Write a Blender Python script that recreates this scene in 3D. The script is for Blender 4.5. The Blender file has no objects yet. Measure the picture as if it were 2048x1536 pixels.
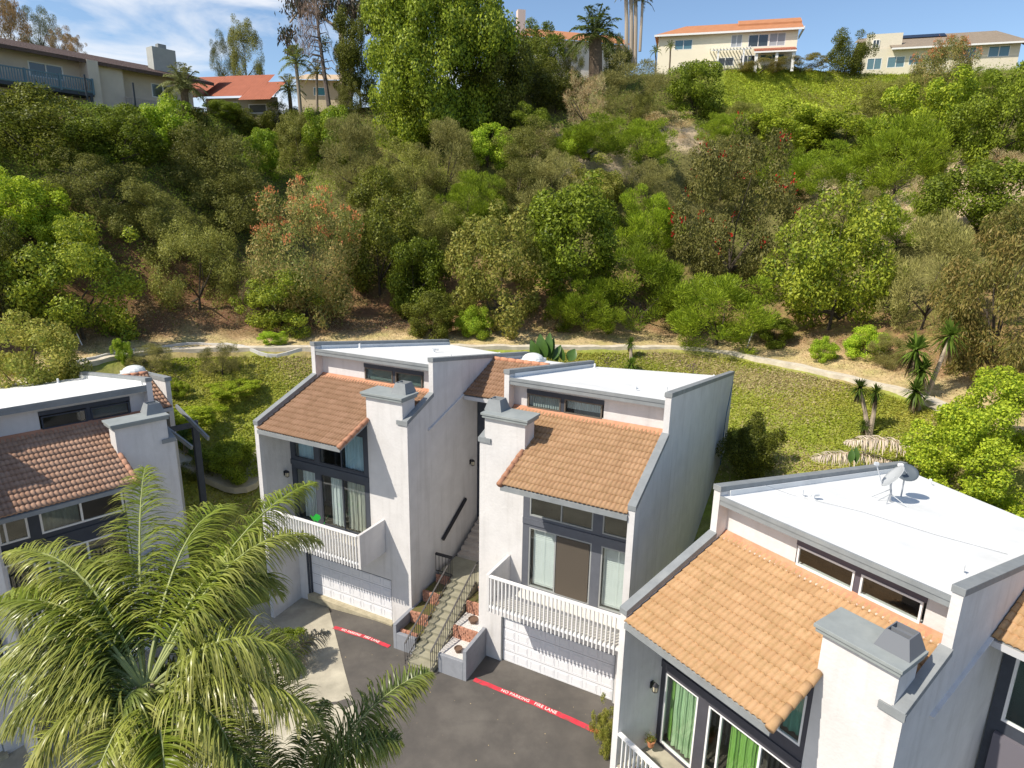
import bpy, bmesh, math, random
import numpy as np
from mathutils import Vector, Matrix
random.seed(7); RNG=np.random.default_rng(7)
C=bpy.context.scene.collection
sc=bpy.context.scene
# ------------------------------------------------------------------ camera
F,PI_,RO=1266.4,.2571,.0192          # focal (px at 2048 wide), pitch down, roll
CAM=np.array([0.,0.,17.7])
cp,sp,cr,sr=math.cos(PI_),math.sin(PI_),math.cos(RO),math.sin(RO)
R0=np.array([1,0,0.]);D0=np.array([0,-sp,-cp]);FW=np.array([0,cp,-sp])
Rv=cr*R0-sr*D0; Dv=sr*R0+cr*D0
cam=bpy.data.cameras.new('camera'); co=bpy.data.objects.new('camera',cam); C.objects.link(co)
co.matrix_world=Matrix(((Rv[0],-Dv[0],-FW[0],0),(Rv[1],-Dv[1],-FW[1],0),(Rv[2],-Dv[2],-FW[2],17.7),(0,0,0,1)))
cam.lens=F/2048*36; cam.sensor_width=36; cam.clip_start=.1; cam.clip_end=3000
sc.camera=co
# ------------------------------------------------------------------ world, sun, exposure
SUN=Vector((-.58,-.31,.752)).normalized()
w=bpy.data.worlds.new('World'); sc.world=w; w.use_nodes=True
nt=w.node_tree; nt.nodes.clear()
def N(nt,t,**k):
    n=nt.nodes.new(t)
    for a,b in k.items():
        if a in n.inputs.keys() if isinstance(a,str) else False: n.inputs[a].default_value=b
        else: setattr(n,a,b)
    return n
sky=N(nt,'ShaderNodeTexSky',sky_type='NISHITA',sun_disc=False); sky.sun_elevation=math.asin(SUN.z)
sky.sun_rotation=math.atan2(SUN.x,SUN.y); sky.air_density=1.0; sky.dust_density=.15; sky.ozone_density=3.0
bg=N(nt,'ShaderNodeBackground'); bg.inputs[1].default_value=.14; nt.links.new(sky.outputs[0],bg.inputs[0])
bg2=N(nt,'ShaderNodeBackground'); bg2.inputs[0].default_value=(.92,.95,1,1); bg2.inputs[1].default_value=.9
tc=N(nt,'ShaderNodeTexCoord'); mp=N(nt,'ShaderNodeMapping'); mp.inputs['Scale'].default_value=(2.6,2.6,8.5); mp.inputs['Location'].default_value=(.35,.2,.55); mp.inputs['Rotation'].default_value=(.0,.35,.0)
nz=N(nt,'ShaderNodeTexNoise'); nz.inputs['Scale'].default_value=1.5; nz.inputs['Detail'].default_value=7; nz.inputs['Roughness'].default_value=.55; nz.inputs['Distortion'].default_value=.5
rm=N(nt,'ShaderNodeValToRGB'); rm.color_ramp.elements[0].position=.50; rm.color_ramp.elements[1].position=.66
sx=N(nt,'ShaderNodeSeparateXYZ'); ma=N(nt,'ShaderNodeMath',operation='MULTIPLY_ADD'); ma.inputs[1].default_value=-.34; ma.inputs[2].default_value=-.03
ad=N(nt,'ShaderNodeMath',operation='ADD'); mx=N(nt,'ShaderNodeMixShader'); ow=N(nt,'ShaderNodeOutputWorld')
L=nt.links.new
L(tc.outputs['Generated'],mp.inputs[0]); L(mp.outputs[0],nz.inputs[0]); L(tc.outputs['Generated'],sx.inputs[0]); L(sx.outputs[0],ma.inputs[0])
L(nz.outputs[0],ad.inputs[0]); L(ma.outputs[0],ad.inputs[1]); L(ad.outputs[0],rm.inputs[0])
mf=N(nt,'ShaderNodeMath',operation='MULTIPLY'); mf.inputs[1].default_value=.85; L(rm.outputs[0],mf.inputs[0])
L(mf.outputs[0],mx.inputs[0]); L(bg.outputs[0],mx.inputs[1]); L(bg2.outputs[0],mx.inputs[2]); L(mx.outputs[0],ow.inputs[0])
ld=bpy.data.lights.new('sun','SUN'); ld.energy=5.0; ld.angle=math.radians(.5); ld.color=(1,.925,.80)
lo=bpy.data.objects.new('sun',ld); C.objects.link(lo); lo.rotation_euler=SUN.to_track_quat('Z','Y').to_euler(); lo.location=(0,0,60)
sc.view_settings.view_transform='Standard'; sc.view_settings.look='None'; sc.view_settings.gamma=1; sc.view_settings.exposure=0.2
sc.cycles.max_bounces=8; sc.cycles.transparent_max_bounces=12
# ------------------------------------------------------------------ picking helpers
def ray(px,py):
    a=(px-1024)/F;b=(py-768)/F
    a,b=a*cr+b*sr,-a*sr+b*cr
    return np.array([a,cp-b*sp,-sp-b*cp])
def at(px,py,Y):
    r=ray(px,py); return CAM+r*(Y/r[1])
def depth(p): return float((np.array(p)-CAM)@FW)
# ------------------------------------------------------------------ terrain function
def px2t(px,py):
    r=ray(px,py); return r[0]/r[1]
pts_=[(-250,860),(0,775),(154,724),(229,708),(325,696),(434,693),(615,691),(919,689),(1042,690),(1348,691),(1450,700),(1621,734),(1809,777),(1950,830),(2200,900)]
PT=[];PY=[]
for x,y in pts_:
    r=ray(x,y); k=(8.7-17.7)/r[2]; PT.append(r[0]/r[1]); PY.append(r[1]*k)
PT=np.array(PT);PY=np.array(PY)
cr_=[(-300,170,60),(0,185,62),(150,215,63),(330,228,66),(480,228,80),(650,225,82),(800,205,84),(900,200,87),(1050,165,92),(1200,158,95),(1300,150,97),(1400,143,97),(1500,138,98),(1620,142,98),(1750,152,97),(1900,150,94),(2050,135,90),(2300,140,85)]
CT=[];CY=[];CZ=[]
for x,y,Y in cr_:
    p=at(x,y,Y); CT.append(p[0]/p[1]);CY.append(Y);CZ.append(p[2])
CT=np.array(CT);CY=np.array(CY);CZ=np.array(CZ)
def smooth(fx,fy,t):
    return sum(np.interp(t+d,fx,fy) for d in (-.05,-.025,0,.025,.05))/5
FX=[-40,-25,-19,-14.3,-10.2,-4.2,-1.2,4.7,8,14,25,40];FY=[14,18,20.6,25.6,27.3,24.9,23.2,20.2,16.5,10.5,4,0]
def zdr(X,Y): return -.05-.11*np.maximum(0,20-Y)-.1*np.maximum(0,-6-X)
def vn(x,y,s):   # cheap value noise
    x=x*s;y=y*s
    return (np.sin(x*1.3+2*np.sin(y*.7+1.1))+np.sin(y*1.7+1.6*np.sin(x*.9+.3))+.5*np.sin((x+y)*3.1+np.sin(x*2.3-y)))/2.5
def terrain(X,Y,fine=True):
    X=np.asarray(X,float);Y=np.asarray(Y,float)
    Ys=np.maximum(Y,5.); t=X/Ys
    yf=np.interp(X,FX,FY); yp=smooth(PT,PY,t); yc=smooth(CT,CY,t); zc=smooth(CT,CZ,t)
    zd=zdr(X,Y)
    s=np.clip((Y-yf)/np.maximum(yp-yf,2),0,1)
    z=np.where(Y<yf,zd-.25,zd-.06+(8.65-zd)*s**1.3)
    z=np.where(Y>yp,8.62+.18*np.clip(Y-yp-1.5,0,3),z)
    yb=yp+4.2; u=np.clip((Y-yb)/(yc-yb),0,1)
    hz=9.15+(zc-9.15)*(u+.10*np.sin(u*math.pi)*np.sin(t*9+1)-.03*np.sin(u*6.28*1.5))
    z=np.where(Y>yb,hz,z)
    z=np.where(Y>yc,zc+.012*(Y-yc),z)
    if fine:
        k=np.clip((Y-yb)/6,0,1)*np.clip((yc-Y)/5,0,1)
        z=z+k*(1.1*vn(X,Y,.22)+.5*vn(X+31,Y,.6))+.06*vn(X,Y,1.9)*(s>0.1)
    return z
def hit(px,py,y0=21.,y1=130.):
    r=ray(px,py);r=r/r[1]
    Y=np.arange(y0,y1,.1)
    P=CAM[None]+r[None]*Y[:,None]
    h=terrain(P[:,0],P[:,1])
    i=np.argmax(P[:,2]<h) if (P[:,2]<h).any() else len(Y)-1
    p=P[i].copy(); p[2]=h[i]; return p
# ------------------------------------------------------------------ materials
MATS={}
def mat(name,col,rough=.8,metal=0.,spec=.3,noise=0.,nscale=3.,col2=None,bump=0.,bscale=40.,detail=4.,coat=0):
    if name in MATS: return MATS[name]
    m=bpy.data.materials.new(name); m.use_nodes=True; nt=m.node_tree; b=nt.nodes['Principled BSDF']
    b.inputs['Roughness'].default_value=rough; b.inputs['Metallic'].default_value=metal; b.inputs['Specular IOR Level'].default_value=spec
    c=(*col,1); b.inputs['Base Color'].default_value=c
    tc=N(nt,'ShaderNodeTexCoord')
    if noise or col2:
        nz=N(nt,'ShaderNodeTexNoise'); nz.inputs['Scale'].default_value=nscale; nz.inputs['Detail'].default_value=detail; nz.inputs['Roughness'].default_value=.62
        nt.links.new(tc.outputs['Object'],nz.inputs[0])
        rp=N(nt,'ShaderNodeValToRGB'); e=rp.color_ramp.elements
        c2=col2 if col2 else tuple(x*(1-noise) for x in col)
        e[0].position=.33; e[1].position=.67; e[0].color=(*c2,1); e[1].color=c if col2 else (*[min(1,x*(1+noise*.5)) for x in col],1)
        nt.links.new(nz.outputs[0],rp.inputs[0]); nt.links.new(rp.outputs[0],b.inputs['Base Color'])
    if bump:
        n2=N(nt,'ShaderNodeTexNoise'); n2.inputs['Scale'].default_value=bscale; n2.inputs['Detail'].default_value=3
        nt.links.new(tc.outputs['Object'],n2.inputs[0])
        bp=N(nt,'ShaderNodeBump'); bp.inputs['Strength'].default_value=bump; bp.inputs['Distance'].default_value=.02
        nt.links.new(n2.outputs[0],bp.inputs['Height']); nt.links.new(bp.outputs[0],b.inputs['Normal'])
    MATS[name]=m; return m
STUCCO=mat('stucco',(.64,.622,.617),.92,noise=.07,nscale=1.3,bump=.5,bscale=9,detail=6)
def weather(m,scale,amt,col,lo=.5,hi=.75):
    nt=m.node_tree;b=nt.nodes['Principled BSDF'];l=b.inputs['Base Color'].links;tc=N(nt,'ShaderNodeTexCoord');mp=N(nt,'ShaderNodeMapping');mp.inputs['Scale'].default_value=scale
    nz=N(nt,'ShaderNodeTexNoise');nz.inputs['Scale'].default_value=1;nz.inputs['Detail'].default_value=8;nz.inputs['Roughness'].default_value=.65
    nt.links.new(tc.outputs['Object'],mp.inputs[0]);nt.links.new(mp.outputs[0],nz.inputs[0]);mr=N(nt,'ShaderNodeMapRange');mr.inputs[1].default_value=lo;mr.inputs[2].default_value=hi;mr.inputs[3].default_value=0;mr.inputs[4].default_value=amt;nt.links.new(nz.outputs[0],mr.inputs[0])
    mx=N(nt,'ShaderNodeMix',data_type='RGBA');nt.links.new(mr.outputs[0],mx.inputs[0])
    if l: nt.links.new(l[0].from_socket,mx.inputs[6])
    else: mx.inputs[6].default_value=b.inputs['Base Color'].default_value
    mx.inputs[7].default_value=(*col,1);nt.links.new(mx.outputs[2],b.inputs['Base Color'])
weather(STUCCO,(2.6,2.6,.22),.38,(.36,.34,.32));weather(STUCCO,(.5,.5,.9),.22,(.42,.40,.38))
GREY=mat('grey_trim',(.235,.25,.26),.7,noise=.12,nscale=2.5,bump=.15,bscale=14)
CAPM=mat('cap_paint',(.27,.295,.295),.75,noise=.10,nscale=2,bump=.15,bscale=14)
DARK=mat('dark_trim',(.052,.06,.078),.6,noise=.15,nscale=4)
WROOF=mat('white_roof',(.74,.745,.74),.8,noise=.05,nscale=.9,bump=.5,bscale=3)
weather(WROOF,(.55,.55,.55),.4,(.52,.53,.53),.48,.7);weather(WROOF,(3,.4,3),.25,(.6,.6,.58),.52,.7);weather(GREY,(1.5,1.5,1.5),.35,(.36,.36,.34));weather(CAPM,(1.2,1.2,1.2),.35,(.40,.42,.40))
WHITE=mat('white_paint',(.76,.75,.75),.55,noise=.04,nscale=3)
DOORW=mat('garage_paint',(.74,.74,.77),.5,noise=.03,nscale=2)
BLACK=mat('black_metal',(.02,.02,.025),.45,spec=.5)
FLASH=mat('terracotta_flashing',(.52,.25,.15),.8,noise=.18,nscale=5)
CONC=mat('concrete',(.46,.42,.33),.9,noise=.28,nscale=.8,bump=.3,bscale=20,detail=8)
STAIRC=mat('stair_concrete',(.32,.30,.22),.9,noise=.18,nscale=2,bump=.3,bscale=20,detail=8)
PLGREY=mat('planter_paint',(.27,.28,.31),.85,noise=.1,nscale=4,bump=.4,bscale=30)
BRICK=mat('brick',(.46,.23,.155),.9,noise=.3,nscale=9,bump=.4,bscale=40)
GRAVEL=mat('white_gravel',(.74,.71,.68),.9,noise=.45,nscale=30,bump=1,bscale=60)
SOIL=mat('soil',(.16,.11,.06),.95,noise=.4,nscale=8,bump=.8,bscale=30,col2=(.12,.14,.03))
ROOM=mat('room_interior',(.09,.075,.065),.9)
TERRA=mat('terracotta_pot',(.56,.24,.12),.8,noise=.15,nscale=12)
BARK=mat('bark',(.17,.125,.09),.95,noise=.4,nscale=6,bump=.6,bscale=20)
DBARK=mat('dark_bark',(.075,.06,.045),.95,noise=.4,nscale=6)
PALEBARK=mat('pale_bark',(.42,.34,.26),.9,noise=.35,nscale=4,bump=.4,bscale=20)
RED=mat('red_paint',(.62,.045,.07),.75,noise=.22,nscale=3,detail=9)
WPAINT=mat('stencil_white',(.75,.68,.64),.8)
METALG=mat('grey_metal',(.42,.44,.47),.45,metal=.5)
CREAM=mat('cream_wall',(.80,.73,.58),.9,noise=.04,nscale=.6)
PINKW=mat('pinkish_siding',(.60,.52,.45),.9,noise=.08,nscale=1)
def stripes(name,c1,c2,scale,axis=0,rough=.8,extra=0.):
    """tiles seen from afar: object-space rows"""
    m=mat(name,c1,rough); nt=m.node_tree;b=nt.nodes['Principled BSDF']
    tc=N(nt,'ShaderNodeTexCoord'); wv=N(nt,'ShaderNodeTexWave',bands_direction='XYZ'[axis]); wv.inputs['Scale'].default_value=scale; wv.inputs['Distortion'].default_value=extra
    nz=N(nt,'ShaderNodeTexNoise'); nz.inputs['Scale'].default_value=1.2; nz.inputs['Detail'].default_value=6
    mx=N(nt,'ShaderNodeMix',data_type='RGBA'); mx.inputs[6].default_value=(*c1,1); mx.inputs[7].default_value=(*c2,1)
    m2=N(nt,'ShaderNodeMath',operation='MULTIPLY_ADD'); m2.inputs[1].default_value=.5
    nt.links.new(tc.outputs['Object'],wv.inputs[0]); nt.links.new(tc.outputs['Object'],nz.inputs[0])
    nt.links.new(wv.outputs[1],m2.inputs[0]); 
    m3=N(nt,'ShaderNodeMath',operation='MULTIPLY'); m3.inputs[1].default_value=.55; nt.links.new(nz.outputs[0],m3.inputs[0]); nt.links.new(m3.outputs[0],m2.inputs[2])
    nt.links.new(m2.outputs[0],mx.inputs[0]); nt.links.new(mx.outputs[2],b.inputs['Base Color'])
    bp=N(nt,'ShaderNodeBump'); bp.inputs['Strength'].default_value=.6; bp.inputs['Distance'].default_value=.08
    nt.links.new(wv.outputs[1],bp.inputs['Height']); nt.links.new(bp.outputs[0],b.inputs['Normal'])
    return m
def tilemat(name,c1,c2,c3,tw=.33,tl=.34):
    """roof tiles: colour differs tile by tile, mottled"""
    m=mat(name,c1,.85); nt=m.node_tree;b=nt.nodes['Principled BSDF']; L=nt.links.new
    uv=N(nt,'ShaderNodeUVMap'); sx=N(nt,'ShaderNodeSeparateXYZ'); L(uv.outputs[0],sx.inputs[0])
    f1=N(nt,'ShaderNodeMath',operation='FLOOR');f2=N(nt,'ShaderNodeMath',operation='FLOOR');L(sx.outputs[0],f1.inputs[0]);L(sx.outputs[1],f2.inputs[0])
    cx=N(nt,'ShaderNodeCombineXYZ');L(f1.outputs[0],cx.inputs[0]);L(f2.outputs[0],cx.inputs[1])
    wn=N(nt,'ShaderNodeTexWhiteNoise');L(cx.outputs[0],wn.inputs[0])
    tc=N(nt,'ShaderNodeTexCoord');nz=N(nt,'ShaderNodeTexNoise');nz.inputs['Scale'].default_value=7;nz.inputs['Detail'].default_value=8;nz.inputs['Roughness'].default_value=.7;L(tc.outputs['Object'],nz.inputs[0])
    n3=N(nt,'ShaderNodeTexNoise');n3.inputs['Scale'].default_value=.7;n3.inputs['Detail'].default_value=3;L(tc.outputs['Object'],n3.inputs[0])
    a=N(nt,'ShaderNodeMix',data_type='RGBA');a.inputs[6].default_value=(*c1,1);a.inputs[7].default_value=(*c2,1);L(wn.outputs[0],a.inputs[0])
    r=N(nt,'ShaderNodeValToRGB');r.color_ramp.elements[0].position=.42;r.color_ramp.elements[1].position=.72;L(nz.outputs[0],r.inputs[0])
    mm=N(nt,'ShaderNodeMath',operation='MULTIPLY');L(r.outputs[0],mm.inputs[0]);L(n3.outputs[0],mm.inputs[1])
    bb=N(nt,'ShaderNodeMix',data_type='RGBA');L(mm.outputs[0],bb.inputs[0]);L(a.outputs[2],bb.inputs[6]);bb.inputs[7].default_value=(*c3,1)
    L(bb.outputs[2],b.inputs['Base Color'])
    bp=N(nt,'ShaderNodeBump');bp.inputs['Strength'].default_value=.4;bp.inputs['Distance'].default_value=.01;L(nz.outputs[0],bp.inputs['Height']);L(bp.outputs[0],b.inputs['Normal'])
    return m
TILE={'A':tilemat('tile_brown',(.25,.145,.085),(.32,.19,.12),(.16,.095,.05)),'B':tilemat('tile_tan',(.31,.182,.10),(.385,.235,.135),(.23,.155,.065)),
 'C':tilemat('tile_light',(.395,.235,.12),(.475,.295,.16),(.27,.185,.075)),'D':tilemat('tile_rose',(.37,.22,.145),(.46,.29,.20),(.21,.11,.07))}
def glassm():
    m=bpy.data.materials.new('window_glass'); m.use_nodes=True; nt=m.node_tree; nt.nodes.clear(); L=nt.links.new
    o=N(nt,'ShaderNodeOutputMaterial');g=N(nt,'ShaderNodeBsdfGlossy');g.inputs['Roughness'].default_value=.03;t=N(nt,'ShaderNodeBsdfTransparent');t.inputs[0].default_value=(.90,.94,.93,1)
    lw0=N(nt,'ShaderNodeLayerWeight');lw0.inputs[0].default_value=.5;lw=N(nt,'ShaderNodeMath',operation='POWER');lw.inputs[1].default_value=3.;L(lw0.outputs['Facing'],lw.inputs[0])
    ma=N(nt,'ShaderNodeMath',operation='MULTIPLY_ADD');ma.inputs[1].default_value=.45;ma.inputs[2].default_value=.05
    m_=N(nt,'ShaderNodeMixShader');L(lw.outputs[0],ma.inputs[0]);L(ma.outputs[0],m_.inputs[0]);L(t.outputs[0],m_.inputs[1]);L(g.outputs[0],m_.inputs[2]);L(m_.outputs[0],o.inputs[0]);return m
GLASS=glassm()
GLASSD=mat('dark_glass',(.03,.04,.045),.06,spec=.9)
GLASSB=mat('blue_glass',(.08,.17,.21),.06,spec=.9)
def clothm(name,col,scale=18):
    m=mat(name,col,.9);nt=m.node_tree;b=nt.nodes['Principled BSDF'];tc=N(nt,'ShaderNodeTexCoord');wv=N(nt,'ShaderNodeTexWave');wv.inputs['Scale'].default_value=scale/6;wv.inputs['Distortion'].default_value=2;wv.inputs['Detail Scale'].default_value=.4
    nt.links.new(tc.outputs['Object'],wv.inputs[0]);bp=N(nt,'ShaderNodeBump');bp.inputs['Strength'].default_value=1;bp.inputs['Distance'].default_value=.06;nt.links.new(wv.outputs[1],bp.inputs['Height']);nt.links.new(bp.outputs[0],b.inputs['Normal']);return m
CURT=clothm('white_curtain',(.78,.79,.80));GCURT=clothm('green_curtain',(.27,.50,.10));GSHEER=clothm('pale_green_sheer',(.50,.68,.40));BEIGE=clothm('beige_curtain',(.55,.52,.46))
def leafm(name,trans=.38,rough=.5,rnd=.35):
    m=bpy.data.materials.new(name); m.use_nodes=True; nt=m.node_tree;L=nt.links.new; b=nt.nodes['Principled BSDF']; o=nt.nodes['Material Output']
    at_=N(nt,'ShaderNodeAttribute',attribute_name='Col'); oi=N(nt,'ShaderNodeObjectInfo')
    mr=N(nt,'ShaderNodeMapRange');mr.inputs[3].default_value=1-rnd;mr.inputs[4].default_value=1+rnd*.6;L(oi.outputs['Random'],mr.inputs[0])
    hs=N(nt,'ShaderNodeHueSaturation');L(at_.outputs[0],hs.inputs['Color']);L(mr.outputs[0],hs.inputs['Value'])
    b.inputs['Roughness'].default_value=rough; b.inputs['Specular IOR Level'].default_value=.25
    t=N(nt,'ShaderNodeBsdfTranslucent'); mx=N(nt,'ShaderNodeMixShader'); mx.inputs[0].default_value=trans
    L(hs.outputs[0],b.inputs['Base Color']);L(hs.outputs[0],t.inputs[0]);L(b.outputs[0],mx.inputs[1]);L(t.outputs[0],mx.inputs[2]);L(mx.outputs[0],o.inputs[0]);return m
LEAF=leafm('leaf'); PALML=leafm('palm_leaf',.3,.30,.1); TWIG=leafm('twig',.05,.9,.2)
# ------------------------------------------------------------------ mesh building
class MB:
    def __init__(s): s.v=[];s.f=[]
    def add(s,vs,fs):
        n=len(s.v); s.v+= [tuple(map(float,q)) for q in vs]; s.f+=[tuple(n+i for i in f) for f in fs]; return s
    def box(s,x0,x1,y0,y1,z0,z1):
        if x0>x1:x0,x1=x1,x0
        return s.add([(x0,y0,z0),(x1,y0,z0),(x1,y1,z0),(x0,y1,z0),(x0,y0,z1),(x1,y0,z1),(x1,y1,z1),(x0,y1,z1)],[(0,3,2,1),(4,5,6,7),(0,1,5,4),(1,2,6,5),(2,3,7,6),(3,0,4,7)])
    def hexa(s,b,t): return s.add(list(b)+list(t),[(0,3,2,1),(4,5,6,7),(0,1,5,4),(1,2,6,5),(2,3,7,6),(3,0,4,7)])
    def prism(s,poly,x0,x1):   # poly in (y,z) extruded along x
        n=len(poly); vs=[(x0,a,b) for a,b in poly]+[(x1,a,b) for a,b in poly]
        return s.add(vs,[tuple(range(n))[::-1],tuple(range(n,2*n))]+[(i,(i+1)%n,n+(i+1)%n,n+i) for i in range(n)])
    def flat(s,poly,z0,z1):   # poly in (x,y)
        n=len(poly); vs=[(a,b,z0) for a,b in poly]+[(a,b,z1) for a,b in poly]
        return s.add(vs,[tuple(range(n))[::-1],tuple(range(n,2*n))]+[(i,(i+1)%n,n+(i+1)%n,n+i) for i in range(n)])
    def tube(s,path,rad,n=7,cap=True):
        P=[Vector(p) for p in path]; k=len(P)
        if not hasattr(rad,'__len__'): rad=[rad]*k
        rings=[];up=Vector((0,0,1))
        for i in range(k):
            d=(P[min(i+1,k-1)]-P[max(i-1,0)])
            if d.length<1e-9:d=Vector((0,0,1))
            d.normalize(); a=d.cross(up if abs(d.z)<.95 else Vector((1,0,0))); a.normalize(); b=d.cross(a)
            rings.append([P[i]+(a*math.cos(2*math.pi*j/n)+b*math.sin(2*math.pi*j/n))*rad[i] for j in range(n)])
        vs=[q for r in rings for q in r]; fs=[(i*n+j,i*n+(j+1)%n,(i+1)*n+(j+1)%n,(i+1)*n+j) for i in range(k-1) for j in range(n)]
        if cap: fs+=[tuple(range(n))[::-1],tuple(range((k-1)*n,k*n))]
        return s.add([tuple(q) for q in vs],fs)
    def bar(s,a,b,w,h):  # rectangular bar between points
        a=Vector(a);b=Vector(b);d=(b-a).normalized();u=Vector((0,0,1)) if abs(d.z)<.98 else Vector((0,1,0));x=d.cross(u).normalized()*w/2;y=x.normalized().cross(d)*h/2
        return s.hexa([a-x-y,a+x-y,a+x+y,a-x+y],[b-x-y,b+x-y,b+x+y,b-x+y])
    def dome(s,c,r,h,n=14,k=5):
        vs=[];fs=[]
        for i in range(k):
            a=i/k*math.pi/2
            vs+=[(c[0]+r*math.cos(a)*math.cos(2*math.pi*j/n),c[1]+r*math.cos(a)*math.sin(2*math.pi*j/n),c[2]+h*math.sin(a)) for j in range(n)]
        vs.append((c[0],c[1],c[2]+h)); fs=[(i*n+j,i*n+(j+1)%n,(i+1)*n+(j+1)%n,(i+1)*n+j) for i in range(k-1) for j in range(n)]+[((k-1)*n+j,(k-1)*n+(j+1)%n,k*n) for j in range(n)]+[tuple(range(n))[::-1]]
        return s.add(vs,fs)
    def lathe(s,c,prof,n=14):
        vs=[(c[0]+r*math.cos(2*math.pi*j/n),c[1]+r*math.sin(2*math.pi*j/n),c[2]+z) for r,z in prof for j in range(n)];k=len(prof)
        return s.add(vs,[(i*n+j,i*n+(j+1)%n,(i+1)*n+(j+1)%n,(i+1)*n+j) for i in range(k-1) for j in range(n)]+[tuple(range(n))[::-1],tuple(range((k-1)*n,k*n))])
    def build(s,name,m,parent=None,smooth=False,bevel=0):
        me=bpy.data.meshes.new(name); me.from_pydata(s.v,[],s.f)
        bm=bmesh.new();bm.from_mesh(me);bmesh.ops.recalc_face_normals(bm,faces=bm.faces);bm.to_mesh(me);bm.free()
        me.materials.append(m)
        if smooth: me.polygons.foreach_set('use_smooth',[True]*len(me.polygons))
        o=bpy.data.objects.new(name,me);C.objects.link(o)
        if parent: o.parent=parent
        if bevel:
            b=o.modifiers.new('b','BEVEL');b.width=bevel;b.segments=2;b.limit_method='ANGLE'
        return o
def tag(o,label=None,cat=None,group=None,kind=None):
    for k,v in (('label',label),('category',cat),('group',group),('kind',kind)):
        if v:o[k]=v
    return o
def empty(name,loc,rz=0,**k):
    o=bpy.data.objects.new(name,None);C.objects.link(o);o.location=loc;o.rotation_euler=(0,0,rz);o.empty_display_size=.2;return tag(o,**k)
def dup(o,parent=None):
    c=o.copy();C.objects.link(c);c.parent=parent
    for ch in o.children: dup(ch,c)
    return c
def holes(mb,u0,u1,z0,z1,v0,v1,ops,sx=1):
    """wall slab with rectangular openings ops=[(a,b,c,d)]"""
    us=sorted({u0,u1,*[o[0] for o in ops],*[o[1] for o in ops]}); 
    us=[u for u in us if u0<=u<=u1]
    for a,b in zip(us,us[1:]):
        m_=(a+b)/2; cuts=sorted([(o[2],o[3]) for o in ops if o[0]<m_<o[1]]); z=z0
        for c,d in cuts:
            if c>z: mb.box(sx*a,sx*b,v0,v1,z,c)
            z=max(z,d)
        if z<z1: mb.box(sx*a,sx*b,v0,v1,z,z1)
    return mb
def arr_mesh(name,V,Fq,cols,m,parent=None,smooth=False):
    """V (n,3), Fq (k,4) int, cols (n,3)"""
    me=bpy.data.meshes.new(name); k=len(Fq)
    me.vertices.add(len(V)); me.vertices.foreach_set('co',np.asarray(V,np.float32).ravel())
    me.loops.add(k*4); me.loops.foreach_set('vertex_index',np.asarray(Fq,np.int32).ravel())
    me.polygons.add(k); me.polygons.foreach_set('loop_start',np.arange(0,4*k,4,dtype=np.int32)); me.polygons.foreach_set('loop_total',np.full(k,4,np.int32))
    if smooth: me.polygons.foreach_set('use_smooth',np.ones(k,bool))
    me.update(calc_edges=True)
    if cols is not None:
        a=me.color_attributes.new('Col','FLOAT_COLOR','POINT'); c=np.ones((len(V),4),np.float32); c[:,:3]=cols; a.data.foreach_set('color',c.ravel())
    me.materials.append(m)
    if name is None: return me
    o=bpy.data.objects.new(name,me);C.objects.link(o)
    if parent:o.parent=parent
    return o
def unit(v): return v/np.maximum(np.linalg.norm(v,axis=1,keepdims=True),1e-9)
def leaves(P,Dn,size,asp,col,rng,jit=.35,face=0.):
    """diamond leaves at P; pointing along Dn, or (face) lying across it; col (n,3)"""
    n=len(P); d=unit(Dn+rng.normal(0,jit,(n,3))); r=unit(rng.normal(0,1,(n,3))); s=unit(np.cross(d,r))
    if face:
        nn=unit(unit(Dn)*face+rng.normal(0,.45,(n,3))); f=rng.random(n)<.8; t=unit(np.cross(nn,r)); d[f]=t[f]; s[f]=unit(np.cross(nn,t))[f]
    L_=size*rng.uniform(.6,1.35,(n,1)); W=L_*asp
    a=P-d*L_*.5;b=P+s*W*.5;c=P+d*L_*.5+np.cross(d,s)*L_*.1;e=P-s*W*.5
    V=np.stack([a,b,c,e],1).reshape(-1,3); Fq=np.arange(4*n).reshape(n,4)
    cc=np.repeat(col*rng.uniform(.75,1.25,(n,1)),4,0)
    return V,Fq,cc
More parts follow.
